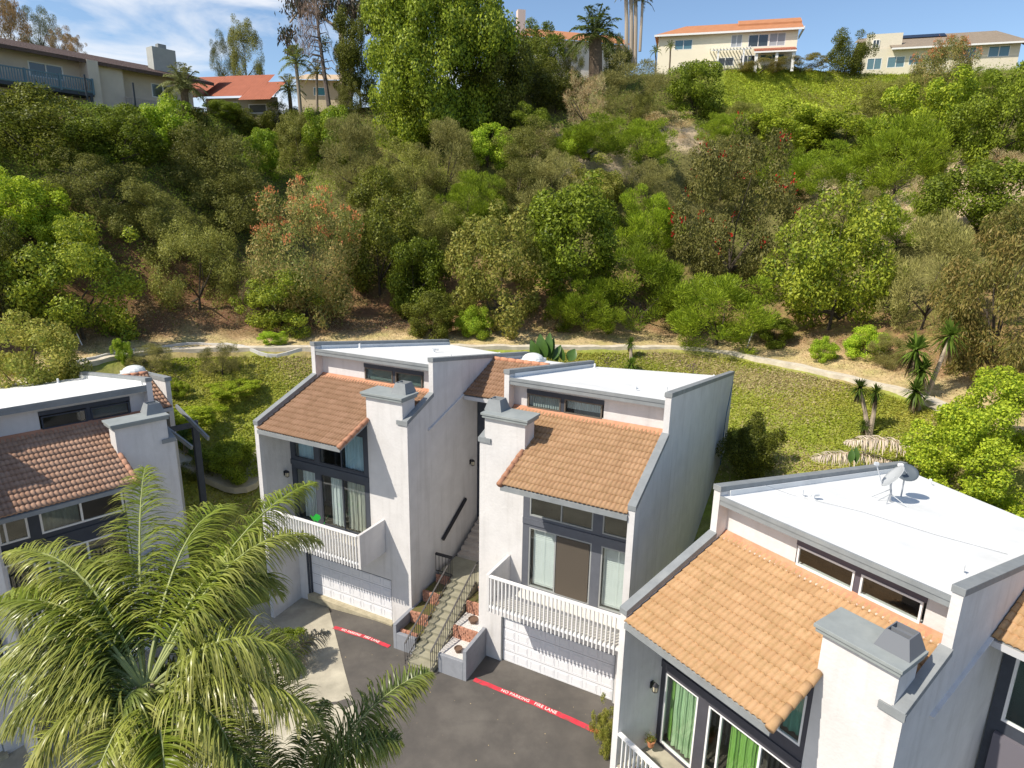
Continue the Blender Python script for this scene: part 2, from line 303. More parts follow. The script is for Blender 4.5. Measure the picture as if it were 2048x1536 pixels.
# ------------------------------------------------------------------ tile roofs
def tile_roof(name,m,pieces,e0,e1,mt,parent,p=.155,cl=.34):
    """pieces [(u0,u1,va,vb)], slope line through e0=(v,z) and e1=(v,z); one mesh"""
    sl=(e1[1]-e0[1])/(e1[0]-e0[0]); V=[];Q=[];UV=[]; nw=8; dv=cl/math.sqrt(1+sl*sl)
    rg=np.random.default_rng(3)
    for u0,u1,va,vb in pieces:
        us=np.arange(u0,u1+1e-6,p/nw); us=np.append(us[us<u1-.005],u1)
        wv=np.abs(np.sin(np.pi*us/p))**.55*.06
        k0=int(math.floor((va-e0[0])/dv+1e-6)); k=k0
        while e0[0]+k*dv<vb-.02:
            a=max(va,e0[0]+k*dv);b=min(vb,e0[0]+(k+1)*dv+.02)
            jit=np.repeat(rg.uniform(-.004,.006,len(us)//nw+2),nw)[:len(us)]
            rows=[(a+.055,e0[1]+sl*(a-e0[0])-.012,0),(a,e0[1]+sl*(a-e0[0])+.045,1),(b,e0[1]+sl*(b-e0[0])+.004,1)]
            n0=len(V);n=len(us)
            for v,z,q in rows:
                for i in range(n): V.append((m*us[i],v+(jit[i] if q else 0),z+(wv[i] if q else wv[i]*.75)))
            for r in range(2):
                for i in range(n-1):
                    x=[n0+r*n+i,n0+r*n+i+1,n0+(r+1)*n+i+1,n0+(r+1)*n+i]
                    Q.append(x if m>0 else x[::-1]); c=(us[i]/(2*p),k+.5); UV.append(c)
            k+=1
    o=arr_mesh(name,np.array(V),np.array(Q),None,mt,parent,smooth=True)
    uv=o.data.uv_layers.new(name='UVMap'); a=np.repeat(np.array(UV,np.float32),4,0); uv.data.foreach_set('uv',a.ravel())
    return o
def barrel_run(mb,a,b,r=.1,n=6):
    a=Vector(a);b=Vector(b);d=(b-a)/n
    for i in range(n): mb.tube([a+d*i*1.0,a+d*(i+1.08)],[r*1.12,r*.9],10)
    return mb
# ------------------------------------------------------------------ windows in house space (x=m*u)
def window(root,m,u0,u1,z0,z1,v,frame,splits=(),fw=.06,glass=None,name='window',depth=.07):
    f=MB(); f.box(m*u0,m*u1,v-depth/2,v+depth/2,z0,z0+fw); f.box(m*u0,m*u1,v-depth/2,v+depth/2,z1-fw,z1)
    for a in (u0,u1-fw): f.box(m*a,m*(a+fw),v-depth/2,v+depth/2,z0+fw,z1-fw)
    for s_ in splits: f.box(m*(s_-fw*.5),m*(s_+fw*.5),v-depth/2,v+depth/2,z0+fw,z1-fw)
    o=f.build(name,frame,root)
    g=MB(); g.box(m*(u0+fw*.7),m*(u1-fw*.7),v-.006,v+.006,z0+fw*.7,z1-fw*.7); g.build('pane',glass or GLASS,o)
    return o
def lamp_part(root,mb_at,face,name='wall_lamp'):
    """lantern: face = unit outward (x,y)"""
    x,y,z=mb_at;fx,fy=face
    f=MB(); f.bar((x,y,z+.05),(x+fx*.03,y+fy*.03,z+.05),.12,.22); f.tube([(x,y,z+.1),(x+fx*.12,y+fy*.12,z+.2),(x+fx*.15,y+fy*.15,z+.12)],.012,6)
    c=(x+fx*.16,y+fy*.16,z-.14); f.lathe(c,[(.03,0),(.09,.04),(.09,.06)],6); f.lathe((c[0],c[1],c[2]+.24),[(.11,0),(.06,.06),(.015,.1)],6)
    for j in range(6):
        a=j*math.pi/3; f.tube([(c[0]+.085*math.cos(a),c[1]+.085*math.sin(a),c[2]+.05),(c[0]+.1*math.cos(a),c[1]+.1*math.sin(a),c[2]+.25)],.008,4)
    o=f.build(name,BLACK,root); g=MB().lathe(c,[(.075,.05),(.088,.24)],6); g.build('lamp_glass',mat('lamp_glass',(.5,.45,.33),.2),o); return o
HOUSES={}
def house(key,pos,yaw,m,d,label,wins):
    root=empty('townhouse',pos,-yaw,label=label,cat='house',group='stucco townhouses with tile roofs along the driveway')
    W,t,uc,dc,zc,Do,Dw=d['W'],.22,d['uc'],d['dc'],d['zc'],d['Do'],d['Dw']
    e=1.69;y1=1.9;zl=9.07;zs=10.42;zt=11.92;k=.15;zcb=9.67;hc=.18;o=.03;zf=11.59
    ax=lambda u:m*u
    zb=lambda v:zt-k*(v-y1)
    sl=.372; zroof=lambda v:9.40+sl*v     # tile bed
    B=-3.
    # ---- walls
    w=MB()
    w.prism([(0,B),(0,zcb-hc),(y1,zs-hc),(y1,zt-hc),(Do,zb(Do)-hc),(Do,B)],ax(0),ax(t))
    w.prism([(-e,B),(-e,zl-hc),(y1,zs-hc),(y1,zt-hc),(Dw,zb(Dw)-hc),(Dw,d.get('zct',5.5)),(Dw-1.1,d.get('zct',5.5)-.9),(Dw-1.1,B)],ax(W-t),ax(W))
    w.box(ax(t),ax(1.06),0.0,.25,B,3.62); w.box(ax(5.92),ax(W-t),0.02,.25,B,3.62)
    holes(w,1.06,5.92,2.14,3.62,.02,.25,[],m)
    w.box(ax(t),ax(uc),0,dc,3.62,zc-hc)
    holes(w,t,W-t,9.2,11.33,2.38,2.6,[(.80,4.08,10.35,11.12)],m)
    w.add([(ax(t),Do-.2,B),(ax(W-t),min(Dw,Do)-.2,B),(ax(W-t),min(Dw,Do)-.2,zb(Do)-hc-.2),(ax(t),Do-.2,zb(Do)-hc-.2)],[(0,1,2,3)])
    if Dw>Do+.5: w.prism([(Do,B),(Do,zb(Do)-.5),(Dw,zb(Dw)-.5),(Dw,B+9)],ax(W-t-.01),ax(W-2.2)) if False else None
    w.build('wall',STUCCO,root)
    # ---- copings
    def cop(u0,u1,pts,n='coping'):
        c=MB(); top=pts; bot=[(a,b-hc) for a,b in pts][::-1]; c.prism(top+bot,ax(u0),ax(u1)); return c.build(n,GREY if n=='coping' else CAPM,root,bevel=.012)
    cop(-o,t+o,[(-.04,zcb),(y1+.02,zs)]); cop(W-t-o,W+o,[(-e-o,zl),(y1+.02,zs)])
    cop(-o,t+o,[(y1-o,zt),(Do,zb(Do))]); cop(W-t-o,W+o,[(y1-o,zt),(Dw,zb(Dw))])
    s=MB().box(ax(-.05),ax(.5),-.06,.0,zcb-hc-.02,zcb-.02); s.build('coping',GREY,root)
    # ---- chimney cap and flue
    c=MB().box(ax(t-.1),ax(uc+.17),-.17,dc+.17,zc-.09,zc).box(ax(t-.06),ax(uc+.13),-.13,dc+.13,zc-.2,zc-.09)
    cap=c.build('chimney_cap',CAPM,root,bevel=.01)
    fu,fv=d['flue']; a,b,h=.37,.24,.42
    f=MB()
    for (q,r_,z0,z1) in ((1,1,0,h),):
        bo=[(ax(fu-a),fv-a,zc),(ax(fu+a),fv-a,zc),(ax(fu+a),fv+a,zc),(ax(fu-a),fv+a,zc)]
        to=[(ax(fu-b),fv-b,zc+h),(ax(fu+b),fv-b,zc+h),(ax(fu+b),fv+b,zc+h),(ax(fu-b),fv+b,zc+h)]
        ti=[(ax(fu-b+.025),fv-b+.025,zc+h),(ax(fu+b-.025),fv-b+.025,zc+h),(ax(fu+b-.025),fv+b-.025,zc+h),(ax(fu-b+.025),fv+b-.025,zc+h)]
        di=[(x,y,zc+h-.12) for x,y,_ in ti]
        f.add(bo+to+ti+di,[(i,(i+1)%4,4+(i+1)%4,4+i) for i in range(4)]+[(4+i,4+(i+1)%4,8+(i+1)%4,8+i) for i in range(4)]+[(8+i,8+(i+1)%4,12+(i+1)%4,12+i) for i in range(4)]+[(12,13,14,15)])
        f.box(ax(fu-b+.02),ax(fu+b-.02),fv-.05,fv-.02,zc+h-.1,zc+h-.01)
    f.build('flue_cover',GREY if key!='C' else mat('flue_paint',(.16,.17,.19),.6),root)
    # ---- tile roof
    ue=uc-.08
    tr=tile_roof('tile_roof',m,[(ue,W-t-.005,-e-.1,2.36),(t+.005,ue,dc,2.36)],(-e-.1,8.735),(2.36,zroof(2.36)),TILE[key],root)
    tb=MB(); z0=8.735
    tb.prism([(-e-.04,z0-.17),(-e-.04,z0-.02),(2.36,zroof(2.36)-.03),(2.36,zroof(2.36)-.2)],ax(ue+.03),ax(W-t-.01)); tb.build('soffit',GREY,root)
    MB().box(ax(ue+.03),ax(W-t-.01),-e-.075,-e-.04,z0-.2,z0-.035).build('eave_board',GREY,root)
    rk=barrel_run(MB(),(ax(ue+.02),-e-.12,z0+.03),(ax(ue+.02),-.05,zroof(-.05)+.04),.105,5); rk.build('rake_tiles',TILE[key] if key=='C' else mat('rake_tile_'+key,{'A':(.42,.21,.13),'B':(.36,.18,.11),'D':(.44,.24,.16)}.get(key,(.5,.3,.2)),.85,noise=.2,nscale=6),root,smooth=True)
    fl=MB().prism([(2.14,zroof(2.14)+.02),(2.36,zroof(2.36)+.12),(2.37,10.36),(2.30,10.33),(2.12,zroof(2.12)+.07)],ax(t+.01),ax(W-t-.01)); fl.build('ridge_flashing',FLASH,root)
    mt=MB()
    u=t+.1
    while u<W-t-.1:
        if True: mt.dome((ax(u),2.11,zroof(2.11)+.03),.07,.05,8,2)
        u+=.172
    mt.build('mortar_caps',FLASH if key!='C' else mat('mortar',(.62,.48,.40),.9,noise=.3,nscale=12),root,smooth=True)
    # ---- white roof deck + fascia
    Dm=min(Do,Dw)
    zr=lambda v:zf-k*(v-1.95)
    r=MB(); r.add([(ax(t),1.99,zr(1.99)),(ax(W-t),1.99,zr(1.99)),(ax(W-t),Dw,zr(Dw)),(ax(t),Do,zr(Do)),(ax(t),1.99,zr(1.99)-.2),(ax(W-t),1.99,zr(1.99)-.2),(ax(W-t),Dw,zr(Dw)-.2),(ax(t),Do,zr(Do)-.2)],[(0,1,2,3),(7,6,5,4),(0,4,5,1),(1,5,6,2),(2,6,7,3),(3,7,4,0)])
    # turned-up membrane along the parapets
    r.prism([(2.3,zr(2.3)+.0),(2.3,zr(2.3)+.17),(Dw,zr(Dw)+.17),(Dw,zr(Dw))],ax(W-t-.07),ax(W-t-.002)); r.prism([(2.3,zr(2.3)),(2.3,zr(2.3)+.17),(Do,zr(Do)+.17),(Do,zr(Do))],ax(t+.002),ax(t+.07))
    r.build('roof_deck',WROOF,root)
    fa=MB().box(ax(t),ax(W-t),1.93,1.985,zf-.27,zf+.005).box(ax(t),ax(W-t),1.905,1.93,zf-.11,zf+.015); fa.build('fascia',GREY,root)
    MB().box(ax(t),ax(W-t),1.985,2.38,zf-.3,zf-.24).build('fascia_soffit',STUCCO,root)
    for u,v in d['vents']: MB().lathe((ax(u),v,zr(v)-.02),[(.13,0),(.09,.04),(.05,.06),(.05,.26),(.03,.27)],10).build('vent_pipe',WROOF,root)
    # ---- rear wall of the tall wing side
    # ---- clerestory windows
    ck=WHITE if key=='C' else BLACK
    fr={'A':mat('bronze_frame',(.16,.13,.10),.5),'B':mat('bronze_frame',(.16,.13,.10),.5),'C':WHITE,'D':DARK,'E':DARK}[key]
    for a,b in ((.86,2.30),(2.46,4.02)): window(root,m,a,b,10.37,10.95 if key!='D' else 10.9,2.36,fr,(),.05)
    tp=MB().box(ax(.80),ax(4.08),2.345,2.42,10.95,11.12); tp.box(ax(2.31),ax(2.45),2.345,2.42,10.37,10.95); tp.build('window_trim',DARK if key!='C' else mat('plum_trim',(.10,.085,.105),.6),root)
    # ---- facade panel with openings
    z0p,z1p=3.80,9.2; wl,wr=wins['wide'];nl,nr=wins['narrow']
    ops=[(wl,wr,3.9,wins.get('dt',6.42)),(nl,nr,3.9,wins.get('dt',6.42)),(wl,wr,wins.get('ub',6.9),8.62),(nl,nr,wins.get('ub',6.9),8.62)]
    pn=holes(MB(),uc+.005,W-t-.005,z0p,z1p,.0,.1,ops,m)
    pn.box(ax(uc+.01),ax(W-t-.01),-.05,-.001,6.56,6.80)
    pn.build('facade_panel',mat('facade_paint_'+key,wins['panel'],.7,noise=.1,nscale=3),root)
    fc=wins['frame']
    ub=wins.get('ub',6.9);dt=wins.get('dt',6.42)
    door=window(root,m,wl,wr,3.9,dt,.045,fc,wins['ds'],wins.get('fw',.07),name='sliding_door')
    n1=window(root,m,nl,nr,3.9,dt,.045,fc,(),wins.get('fw',.07))
    w1=window(root,m,wl,wr,ub,8.62,.045,fc,wins['us'],wins.get('fw',.07)); w2=window(root,m,nl,nr,ub,8.62,.045,fc,wins.get('ns',()),wins.get('fw',.07))
    # ---- room behind
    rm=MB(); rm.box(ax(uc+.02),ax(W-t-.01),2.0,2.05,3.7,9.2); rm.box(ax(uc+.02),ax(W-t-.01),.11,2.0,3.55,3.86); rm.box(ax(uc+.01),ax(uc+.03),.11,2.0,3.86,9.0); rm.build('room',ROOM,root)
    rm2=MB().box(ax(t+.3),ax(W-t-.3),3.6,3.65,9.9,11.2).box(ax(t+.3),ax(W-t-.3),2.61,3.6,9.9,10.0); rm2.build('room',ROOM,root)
    # ---- balcony
    ub_=1.43
    MB().box(ax(ub_),ax(W-t-.004),-1.62,-.002,3.64,3.80).build('balcony_floor',CONC if key!='B' else mat('deck_coating',(.70,.67,.62),.85,noise=.1,nscale=2),root)
    MB().box(ax(ub_-.14),ax(ub_),-1.66,-.003,3.46,5.02).build('balcony_wall',STUCCO,root,bevel=.02)
    rl=MB(); rl.box(ax(ub_+.002),ax(W-t-.004),-1.71,-1.57,4.93,4.985); rl.box(ax(ub_+.002),ax(W-t-.004),-1.655,-1.625,3.64,3.74)
    rail=rl.build('railing',WHITE,root)
    b0=MB().box(-.021,.021,-.045,.045,3.46,4.93).build('baluster',WHITE,rail)
    us=np.arange(ub_+.08,W-t-.05,.155)
    for i,u in enumerate(us):
        q=b0 if i==0 else b0.copy()
        if i: C.objects.link(q)
        q.parent=rail; q.location=(ax(u),-1.645,0)
    # ---- garage door
    g=MB(); g0,g1=1.10,5.88; pw=(g1-g0)/8; ph=2.1/4
    g.box(ax(g0),ax(g1),.14,.18,0,2.1)
    for i in range(8):
        for j in range(4):
            a,b=g0+i*pw+.07,g0+(i+1)*pw-.07;z0,z1=j*ph+.09,(j+1)*ph-.09
            bo=[(ax(a),.139,z0),(ax(b),.139,z0),(ax(b),.139,z1),(ax(a),.139,z1)];i_=.03
            for (x0,x1,zz0,zz1) in ((a,b,z0,z0+.02),(a,b,z1-.02,z1),(a,a+.02,z0+.02,z1-.02),(b-.02,b,z0+.02,z1-.02)): g.box(ax(x0),ax(x1),.128,.139,zz0,zz1)
            g.box(ax(a+.05),ax(b-.05),.130,.139,z0+.045,z1-.045)
    gd=g.build('garage_door',DOORW,root)
    gl=MB(); [gl.box(ax(g0),ax(g1),.1375,.1395,j*ph-.006,j*ph+.006) for j in (1,2,3)]; gl.build('section_gap',DARK,gd)
    jm=MB().box(ax(1.06),ax(1.10),.03,.2,0,2.14).box(ax(5.88),ax(5.92),.03,.2,0,2.14).box(ax(1.10),ax(5.88),.03,.2,2.10,2.14); jm.build('door_jamb',DARK if key=='A' else GREY,root)
    MB().box(ax(1.0),ax(5.98),-.16,.14,-.3,.012).build('door_sill',mat('sill_concrete',(.42,.37,.26),.9,noise=.2,nscale=4),root)
    # ledge running down the side wall from the entry roof
    MB().bar((ax(-.045),1.45,8.86),(ax(-.045),4.3,9.75),.09,.05).build('wall_ledge',STUCCO,root)
    HOUSES[key]=(root,m,d)
    return root
bronze=mat('bronze_frame',(.13,.11,.09),.5)
GD=(.06,.068,.085)
wA=dict(wide=(2.28,4.86),narrow=(5.12,6.36),panel=GD,frame=mat('dark_frame',(.05,.055,.07),.5),ds=(3.58,),us=(3.58,),fw=.06)
wB=dict(wide=(2.2,4.74),narrow=(5.10,6.32),panel=(.105,.112,.135),frame=mat('grey_frame',(.30,.31,.31),.5),ds=(3.3,),us=(3.5,),fw=.055)
wC=dict(wide=(2.0,4.62),narrow=(4.98,6.2),panel=(.07,.068,.082),frame=WHITE,ds=(2.98,4.2),us=(2.62,),fw=.06,ub=7.15,dt=6.42)
wD=dict(wide=(2.2,5.02),narrow=(5.38,6.3),panel=(.055,.062,.08),frame=WHITE,ds=(3.66,4.7),us=(3.68,),ns=(6.06,),fw=.075,ub=7.0,dt=6.2)
hA=house('A',(-4.195,24.247,.02),.464,-1,dict(W=6.8,uc=2.06,dc=.85,zc=10.63,Do=11.4,Dw=13.54,flue=(.66,.72),vents=[(6.1,4.5),(1.2,5.2),(.9,9.6)]),'white stucco townhouse with brown tile roof and white curtains, left of the stairway',wA)
hB=house('B',(-1.194,22.919,-.08),.484,1,dict(W=6.71,uc=1.93,dc=.76,zc=10.68,Do=11.5,Dw=16.25,flue=(.43,.58),vents=[(5.9,4.4),(.6,10.6),(6.2,13.)]),'white stucco townhouse with louvred shutters behind its balcony, right of the stairway',wB)
hC=house('C',(8.297,11.04,-1.78),.964,-1,dict(W=6.58,uc=1.88,dc=.82,zc=10.66,Do=11.4,Dw=14.03,flue=(.54,.6),vents=[(5.6,5.0),(.7,3.8),(4.9,12.6)]),'white stucco townhouse with light tan tiles, satellite dish and green curtains, nearest the camera',wC)
hD=house('D',(-14.307,25.379,-1.231),-.839,-1,dict(W=6.69,uc=2.16,dc=.71,zc=10.72,Do=12.2,Dw=14,flue=(.5,.62),vents=[(1.6,10.5)]),'stucco townhouse with rose-tinted tiles and dark facade, behind the palm at the left edge',wD)
pE=(hD.location.x-13.44*math.cos(-.839)-1.83*math.sin(-.839), hD.location.y+13.44*math.sin(-.839)-1.83*math.cos(-.839), -1.231)
TILE['E']=TILE['D']
house('E',pE,-.839,1,dict(W=6.69,uc=2.0,dc=.8,zc=10.66,Do=11.4,Dw=14,flue=(.5,.6),vents=[(2,5)]),'stucco townhouse beyond the left edge, its side wall shading the rose-tinted roof',wD)
def hx(key,u,v,z):
    r,m,d=HOUSES[key]; return (m*u,v,z)
# curtains, shutters
def curtain(key,u0,u1,z0,z1,v,m_,name='curtain'):
    r,m,d=HOUSES[key]; n=max(6,int((u1-u0)/.035)); V=[];fs=[]
    for i in range(n+1):
        u=u0+(u1-u0)*i/n; y=v+.035*math.sin(i*1.25)+.015*math.sin(i*.47)
        V+=[(m*u,y,z0),(m*(u+.02*math.sin(i*.5)),y*1.0,z1)]
    fs=[(2*i,2*i+2,2*i+3,2*i+1) for i in range(n)]
    return MB().add(V,fs).build(name,m_,r,smooth=True)
curtain('A',2.32,3.5,3.95,6.4,.22,BEIGE);curtain('A',3.66,4.45,3.95,6.4,.2,CURT);curtain('A',5.2,6.1,3.95,6.4,.22,CURT)
curtain('A',2.32,3.5,6.9,8.6,.2,mat('blue_shade',(.42,.55,.66),.8));curtain('A',5.18,6.3,6.9,8.6,.2,MATS['blue_shade'])
curtain('C',3.05,3.6,3.95,6.4,.2,GCURT);curtain('C',2.9,3.95,3.92,5.2,.28,GSHEER);curtain('C',3.55,4.0,3.95,6.4,.22,GCURT);curtain('C',5.02,5.95,3.95,6.4,.2,GSHEER);curtain('C',5.9,6.15,3.95,6.4,.26,GCURT);curtain('C',2.1,2.6,7.2,8.6,.25,mat('teal_blind',(.10,.30,.24),.7))
curtain('D',3.72,4.9,7.0,8.6,.3,mat('dim_blind',(.2,.22,.2),.9))
def shutters(u0,u1,z0,z1,v=.2):
    r,m,d=HOUSES['B'];s_=MB()
    for a in (u0,(u0+u1)/2-.03,u1-.06): s_.box(a,a+.06,v,v+.03,z0,z1)
    for z in (z0,z1-.08): s_.box(u0+.06,u1-.06,v+.002,v+.028,z,z+.08)
    z=z0+.1
    while z<z1-.1:
        for a,b in ((u0+.06,(u0+u1)/2-.03),((u0+u1)/2+.03,u1-.06)): s_.hexa([(a,v-.01,z),(b,v-.01,z),(b,v+.0,z-.008),(a,v,z-.008)],[(a,v+.05,z+.045),(b,v+.05,z+.045),(b,v+.06,z+.037),(a,v+.06,z+.037)])
        z+=.075
    return s_.build('shutter',WHITE,r)
shutters(2.32,3.25,3.95,6.38);shutters(5.16,6.27,3.95,6.38);shutters(3.35,4.7,3.95,6.38,.26)
MB().box(3.36,4.66,.0,.008,3.95,6.35).build('screen_door',mat('brown_screen',(.085,.07,.055),.8),hB)
MB().box(.9,2.25,2.5,2.52,10.4,10.93).box(2.5,3.98,2.5,2.52,10.55,10.93).build('blind',clothm('roller_blind',(.50,.53,.54)),hB)
MB().box(-.9,-2.25,2.5,2.52,10.4,10.93).box(-2.5,-3.98,2.5,2.52,10.4,10.93).build('blind',mat('dim_green_blind',(.16,.20,.19),.8),hA)
MB().box(-.9,-2.3,2.55,2.57,10.4,10.9).build('blind',mat('dim_grey_blind',(.16,.17,.17),.8),hD)
for k,(u,v,z),f in (('A',(6.575,-.44,6.2),(1,0)),('C',(6.35,-.42,6.05),(1,0)),('A',(0,4.99,6.15),(1,0)),('C',(0,3.9,5.55),(1,0))):
    lamp_part(HOUSES[k][0],(-u,v,z),f)
# white stucco post beside A's garage, cable on B's wall
MB().box(-5.925,-6.02,-.04,.019,-.1,2.3).build('post',DARK,hA)
MB().tube([(6.715,16.2,9.2),(6.73,15.4,8.3),(6.73,14.9,7.6),(6.73,14.7,6.6),(6.73,14.75,4.6),(6.73,14.7,2)],.022,6).build('cable',mat('blue_cable',(.03,.12,.22),.5),hB)
# ------------------------------------------------------------------ entry links (tile roof sloping to the front, white roof behind)
def link(key,width,label,wall_u,sky_u=None,trellis=False,right_par=False):
    r0,m,d=HOUSES[key]; root=empty('entry_building',r0.location,r0.rotation_euler.z,label=label,cat='entrance',group='tiled entry links between the townhouses')
    a,b=-.03,-width; ax=lambda u:m*u; v0,z0,v1,z1=4.32,9.72,7.26,10.85
    tile_roof('tile_roof',m,[(b,a,v0,v1)],(v0,z0),(v1,z1),TILE[key],root)
    MB().prism([(v0+.06,z0-.16),(v0+.06,z0-.02),(v1,z1-.03),(v1,z1-.2)],ax(a),ax(b)).build('soffit',GREY,root)
    MB().box(ax(a),ax(b),v0-.0,v0+.05,z0-.2,z0-.03).build('eave_board',mat('pale_board',(.5,.5,.52),.7),root)
    barrel_run(MB(),(ax(a),v1,z1+.05),(ax(b),v1,z1+.05),.11,max(4,int(width/.4))).build('ridge_tiles',FLASH,root,smooth=True)
    rz=lambda v:10.78-.15*(v-v1)
    MB().prism([(v1+.02,rz(v1)-.2),(v1+.02,rz(v1)),(11,rz(11)),(11,rz(11)-.2)],ax(a),ax(b)).build('roof_deck',WROOF,root)
    s_=MB().box(ax(a-.9),ax(a-1.9),8.3,9.4,rz(8.3)-.05,rz(8.3)+.12); s_.dome((ax(a-1.4),8.85,rz(8.3)+.12),.55,.3); s_.build('skylight',mat('skylight_acrylic',(.72,.74,.72),.3),root,smooth=False)
    w=holes(MB(),b,a,B_,10.05,5.65,5.75,wall_u,m); w.build('wall',DARK,root)
    for (p,q,z_,zz) in wall_u: window(root,m,p,q,z_,zz,5.68,WHITE if key=='C' else bronze,(),.07,glass=GLASS)
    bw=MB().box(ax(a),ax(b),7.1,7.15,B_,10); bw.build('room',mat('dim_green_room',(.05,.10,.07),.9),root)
    if right_par:
        c=MB().prism([(5.0,11.05),(8.2,10.75),(8.2,10.55),(5.0,10.85)],ax(b-.02),ax(b-.34)); c.build('coping',GREY,root)
        c=MB().box(ax(b-.02),ax(.2),8.2,8.5,10.5,10.75); c.build('coping',GREY,root)
        c=MB().prism([(5.03,B_),(5.03,10.85),(8.2,10.55),(8.2,B_)],ax(b-.05),ax(b-.27)); c.build('wall',STUCCO,root)
    return root
B_=-1.5
link('A',3.0,'narrow brown-tiled entry with white flat roof and skylight, between the two middle townhouses',[(-2.9,-2.3,6,9.2),(-1.9,-.5,7,9.2)])
lC=link('C',4.2,'tiled entry with large white-framed window at the lower right edge of the photo',[(-4.1,-.3,6.85,9.0)])
MB().box(.25,4.1,5.5,5.64,5.0,6.5).build('door_panel',mat('entry_door_grey',(.15,.14,.165),.7),lC)
MB().box(1.2,4.1,5.1,5.5,5.1,6.5).build('white_panel',WHITE,lC)
lD=link('D',1.55,'tiled entry with white skylight dome, behind the left-edge townhouse',[(-1.3,-.5,6,9)],right_par=True)
# trellis beams beside D
tr=empty('trellis',hD.location,hD.rotation_euler.z,label='dark timber trellis with two slanting beams and a tall post, right of the left-edge townhouse',cat='trellis')
MB().bar((.42,4.3,9.62),(1.15,1.35,8.5),.09,.2).build('beam',GREY,tr); MB().bar((1.75,4.4,9.7),(2.05,1.7,8.62),.09,.2).build('beam',GREY,tr)
MB().box(.0,2.35,3.52,3.62,8.72,8.98).build('cross_beam',DARK,tr); MB().box(2.12,2.4,3.62,3.86,-1,8.98).build('post',DARK,tr)
# ------------------------------------------------------------------ ground
def groundmat(name,extra=.35,bumpd=.12,sc_=2.2):
    m=bpy.data.materials.new(name);m.use_nodes=True;nt=m.node_tree;L=nt.links.new;b=nt.nodes['Principled BSDF'];b.inputs['Roughness'].default_value=.95;b.inputs['Specular IOR Level'].default_value=.1
    a=N(nt,'ShaderNodeAttribute',attribute_name='Col');tc=N(nt,'ShaderNodeTexCoord');nz=N(nt,'ShaderNodeTexNoise');nz.inputs['Scale'].default_value=sc_;nz.inputs['Detail'].default_value=10;nz.inputs['Roughness'].default_value=.72
    L(tc.outputs['Object'],nz.inputs[0]);mr=N(nt,'ShaderNodeMapRange');mr.inputs[1].default_value=.3;mr.inputs[2].default_value=.7;mr.inputs[3].default_value=1-extra;mr.inputs[4].default_value=1+extra;L(nz.outputs[0],mr.inputs[0])
    hs=N(nt,'ShaderNodeHueSaturation');L(a.outputs[0],hs.inputs['Color']);L(mr.outputs[0],hs.inputs['Value']);L(hs.outputs[0],b.inputs['Base Color'])
    bp=N(nt,'ShaderNodeBump');bp.inputs['Distance'].default_value=bumpd;bp.inputs['Strength'].default_value=1;L(nz.outputs[0],bp.inputs['Height']);L(bp.outputs[0],b.inputs['Normal']);return m
ts=np.linspace(-1.6,1.6,420); ys=np.concatenate([np.arange(4,60,.3),np.arange(60,112,.55),np.arange(112,420,12)])
T,Yg=np.meshgrid(ts,ys); Xg=T*Yg; Zg=terrain(Xg,Yg)
yp=smooth(PT,PY,T);yc=smooth(CT,CY,T);yf=np.interp(Xg,FX,FY)
n1=vn(Xg,Yg,.55);n2=vn(Xg+9,Yg-4,1.7);n3=RNG.normal(0,.12,Xg.shape)
def lerp(a,b,k): return a*(1-k[...,None])+np.array(b)*k[...,None]
col=np.zeros(Xg.shape+(3,))+np.array((.25,.29,.05))
col=lerp(col,(.33,.31,.10),np.clip(n2*.6+n3+.25,0,1))
col=lerp(col,(.32,.24,.12),np.clip((Yg-yp+4.)/4,0,1)*np.clip(.5+n1,0,1)*np.clip(1-(Yg-yp)/3,0,1))
band=np.clip((Yg-yp+.3)/.5,0,1)*np.clip(1-(Yg-yp-3.6-n1*1.2)/2.,0,1)
col=lerp(col,(.60,.45,.25),band*np.clip(.75+.3*n2,0,1))
litter=np.clip((Yg-yp-2.5-n1)/2.,0,1); col=lerp(col,(.25,.145,.08),litter*np.clip(.8+.3*n2+n3,0,1))
left=np.clip((-.05-T)/.06,0,1); col=lerp(col,(.17,.085,.05),litter*left*.7)
upper=np.clip((Yg-yp-9-2*n1)/5,0,1); col=lerp(col,(.15,.14,.05),upper)
grass=np.clip((T-.26)/.05,0,1)*np.clip((.68-T)/.06,0,1)*np.clip((Yg-(yc-11))/3,0,1); col=lerp(col,(.33,.40,.045),grass)
col=lerp(col,(.20,.17,.10),np.clip(Yg-yc-4,0,1))
nr,nc=Xg.shape; idx=np.arange(nr*nc).reshape(nr,nc); Q=np.stack([idx[:-1,:-1],idx[:-1,1:],idx[1:,1:],idx[1:,:-1]],-1).reshape(-1,4)
BARE=[(hit(x,y),r_) for x,y,r_ in ((1850,415,5.),(1365,270,4.),(1690,375,3.),(1130,300,3.),(1990,380,4.),(1240,330,2.5))]
for c_,r_ in BARE: col=lerp(col,(.46,.36,.24),np.clip((1.25-np.hypot(Xg-c_[0],Yg-c_[1])/r_+.25*n1)*2,0,1))
hill=arr_mesh('hillside',np.stack([Xg,Yg,Zg],-1).reshape(-1,3),Q,np.clip(col,0.01,1).reshape(-1,3),groundmat('hill_soil'),None,True); tag(hill,kind='structure')
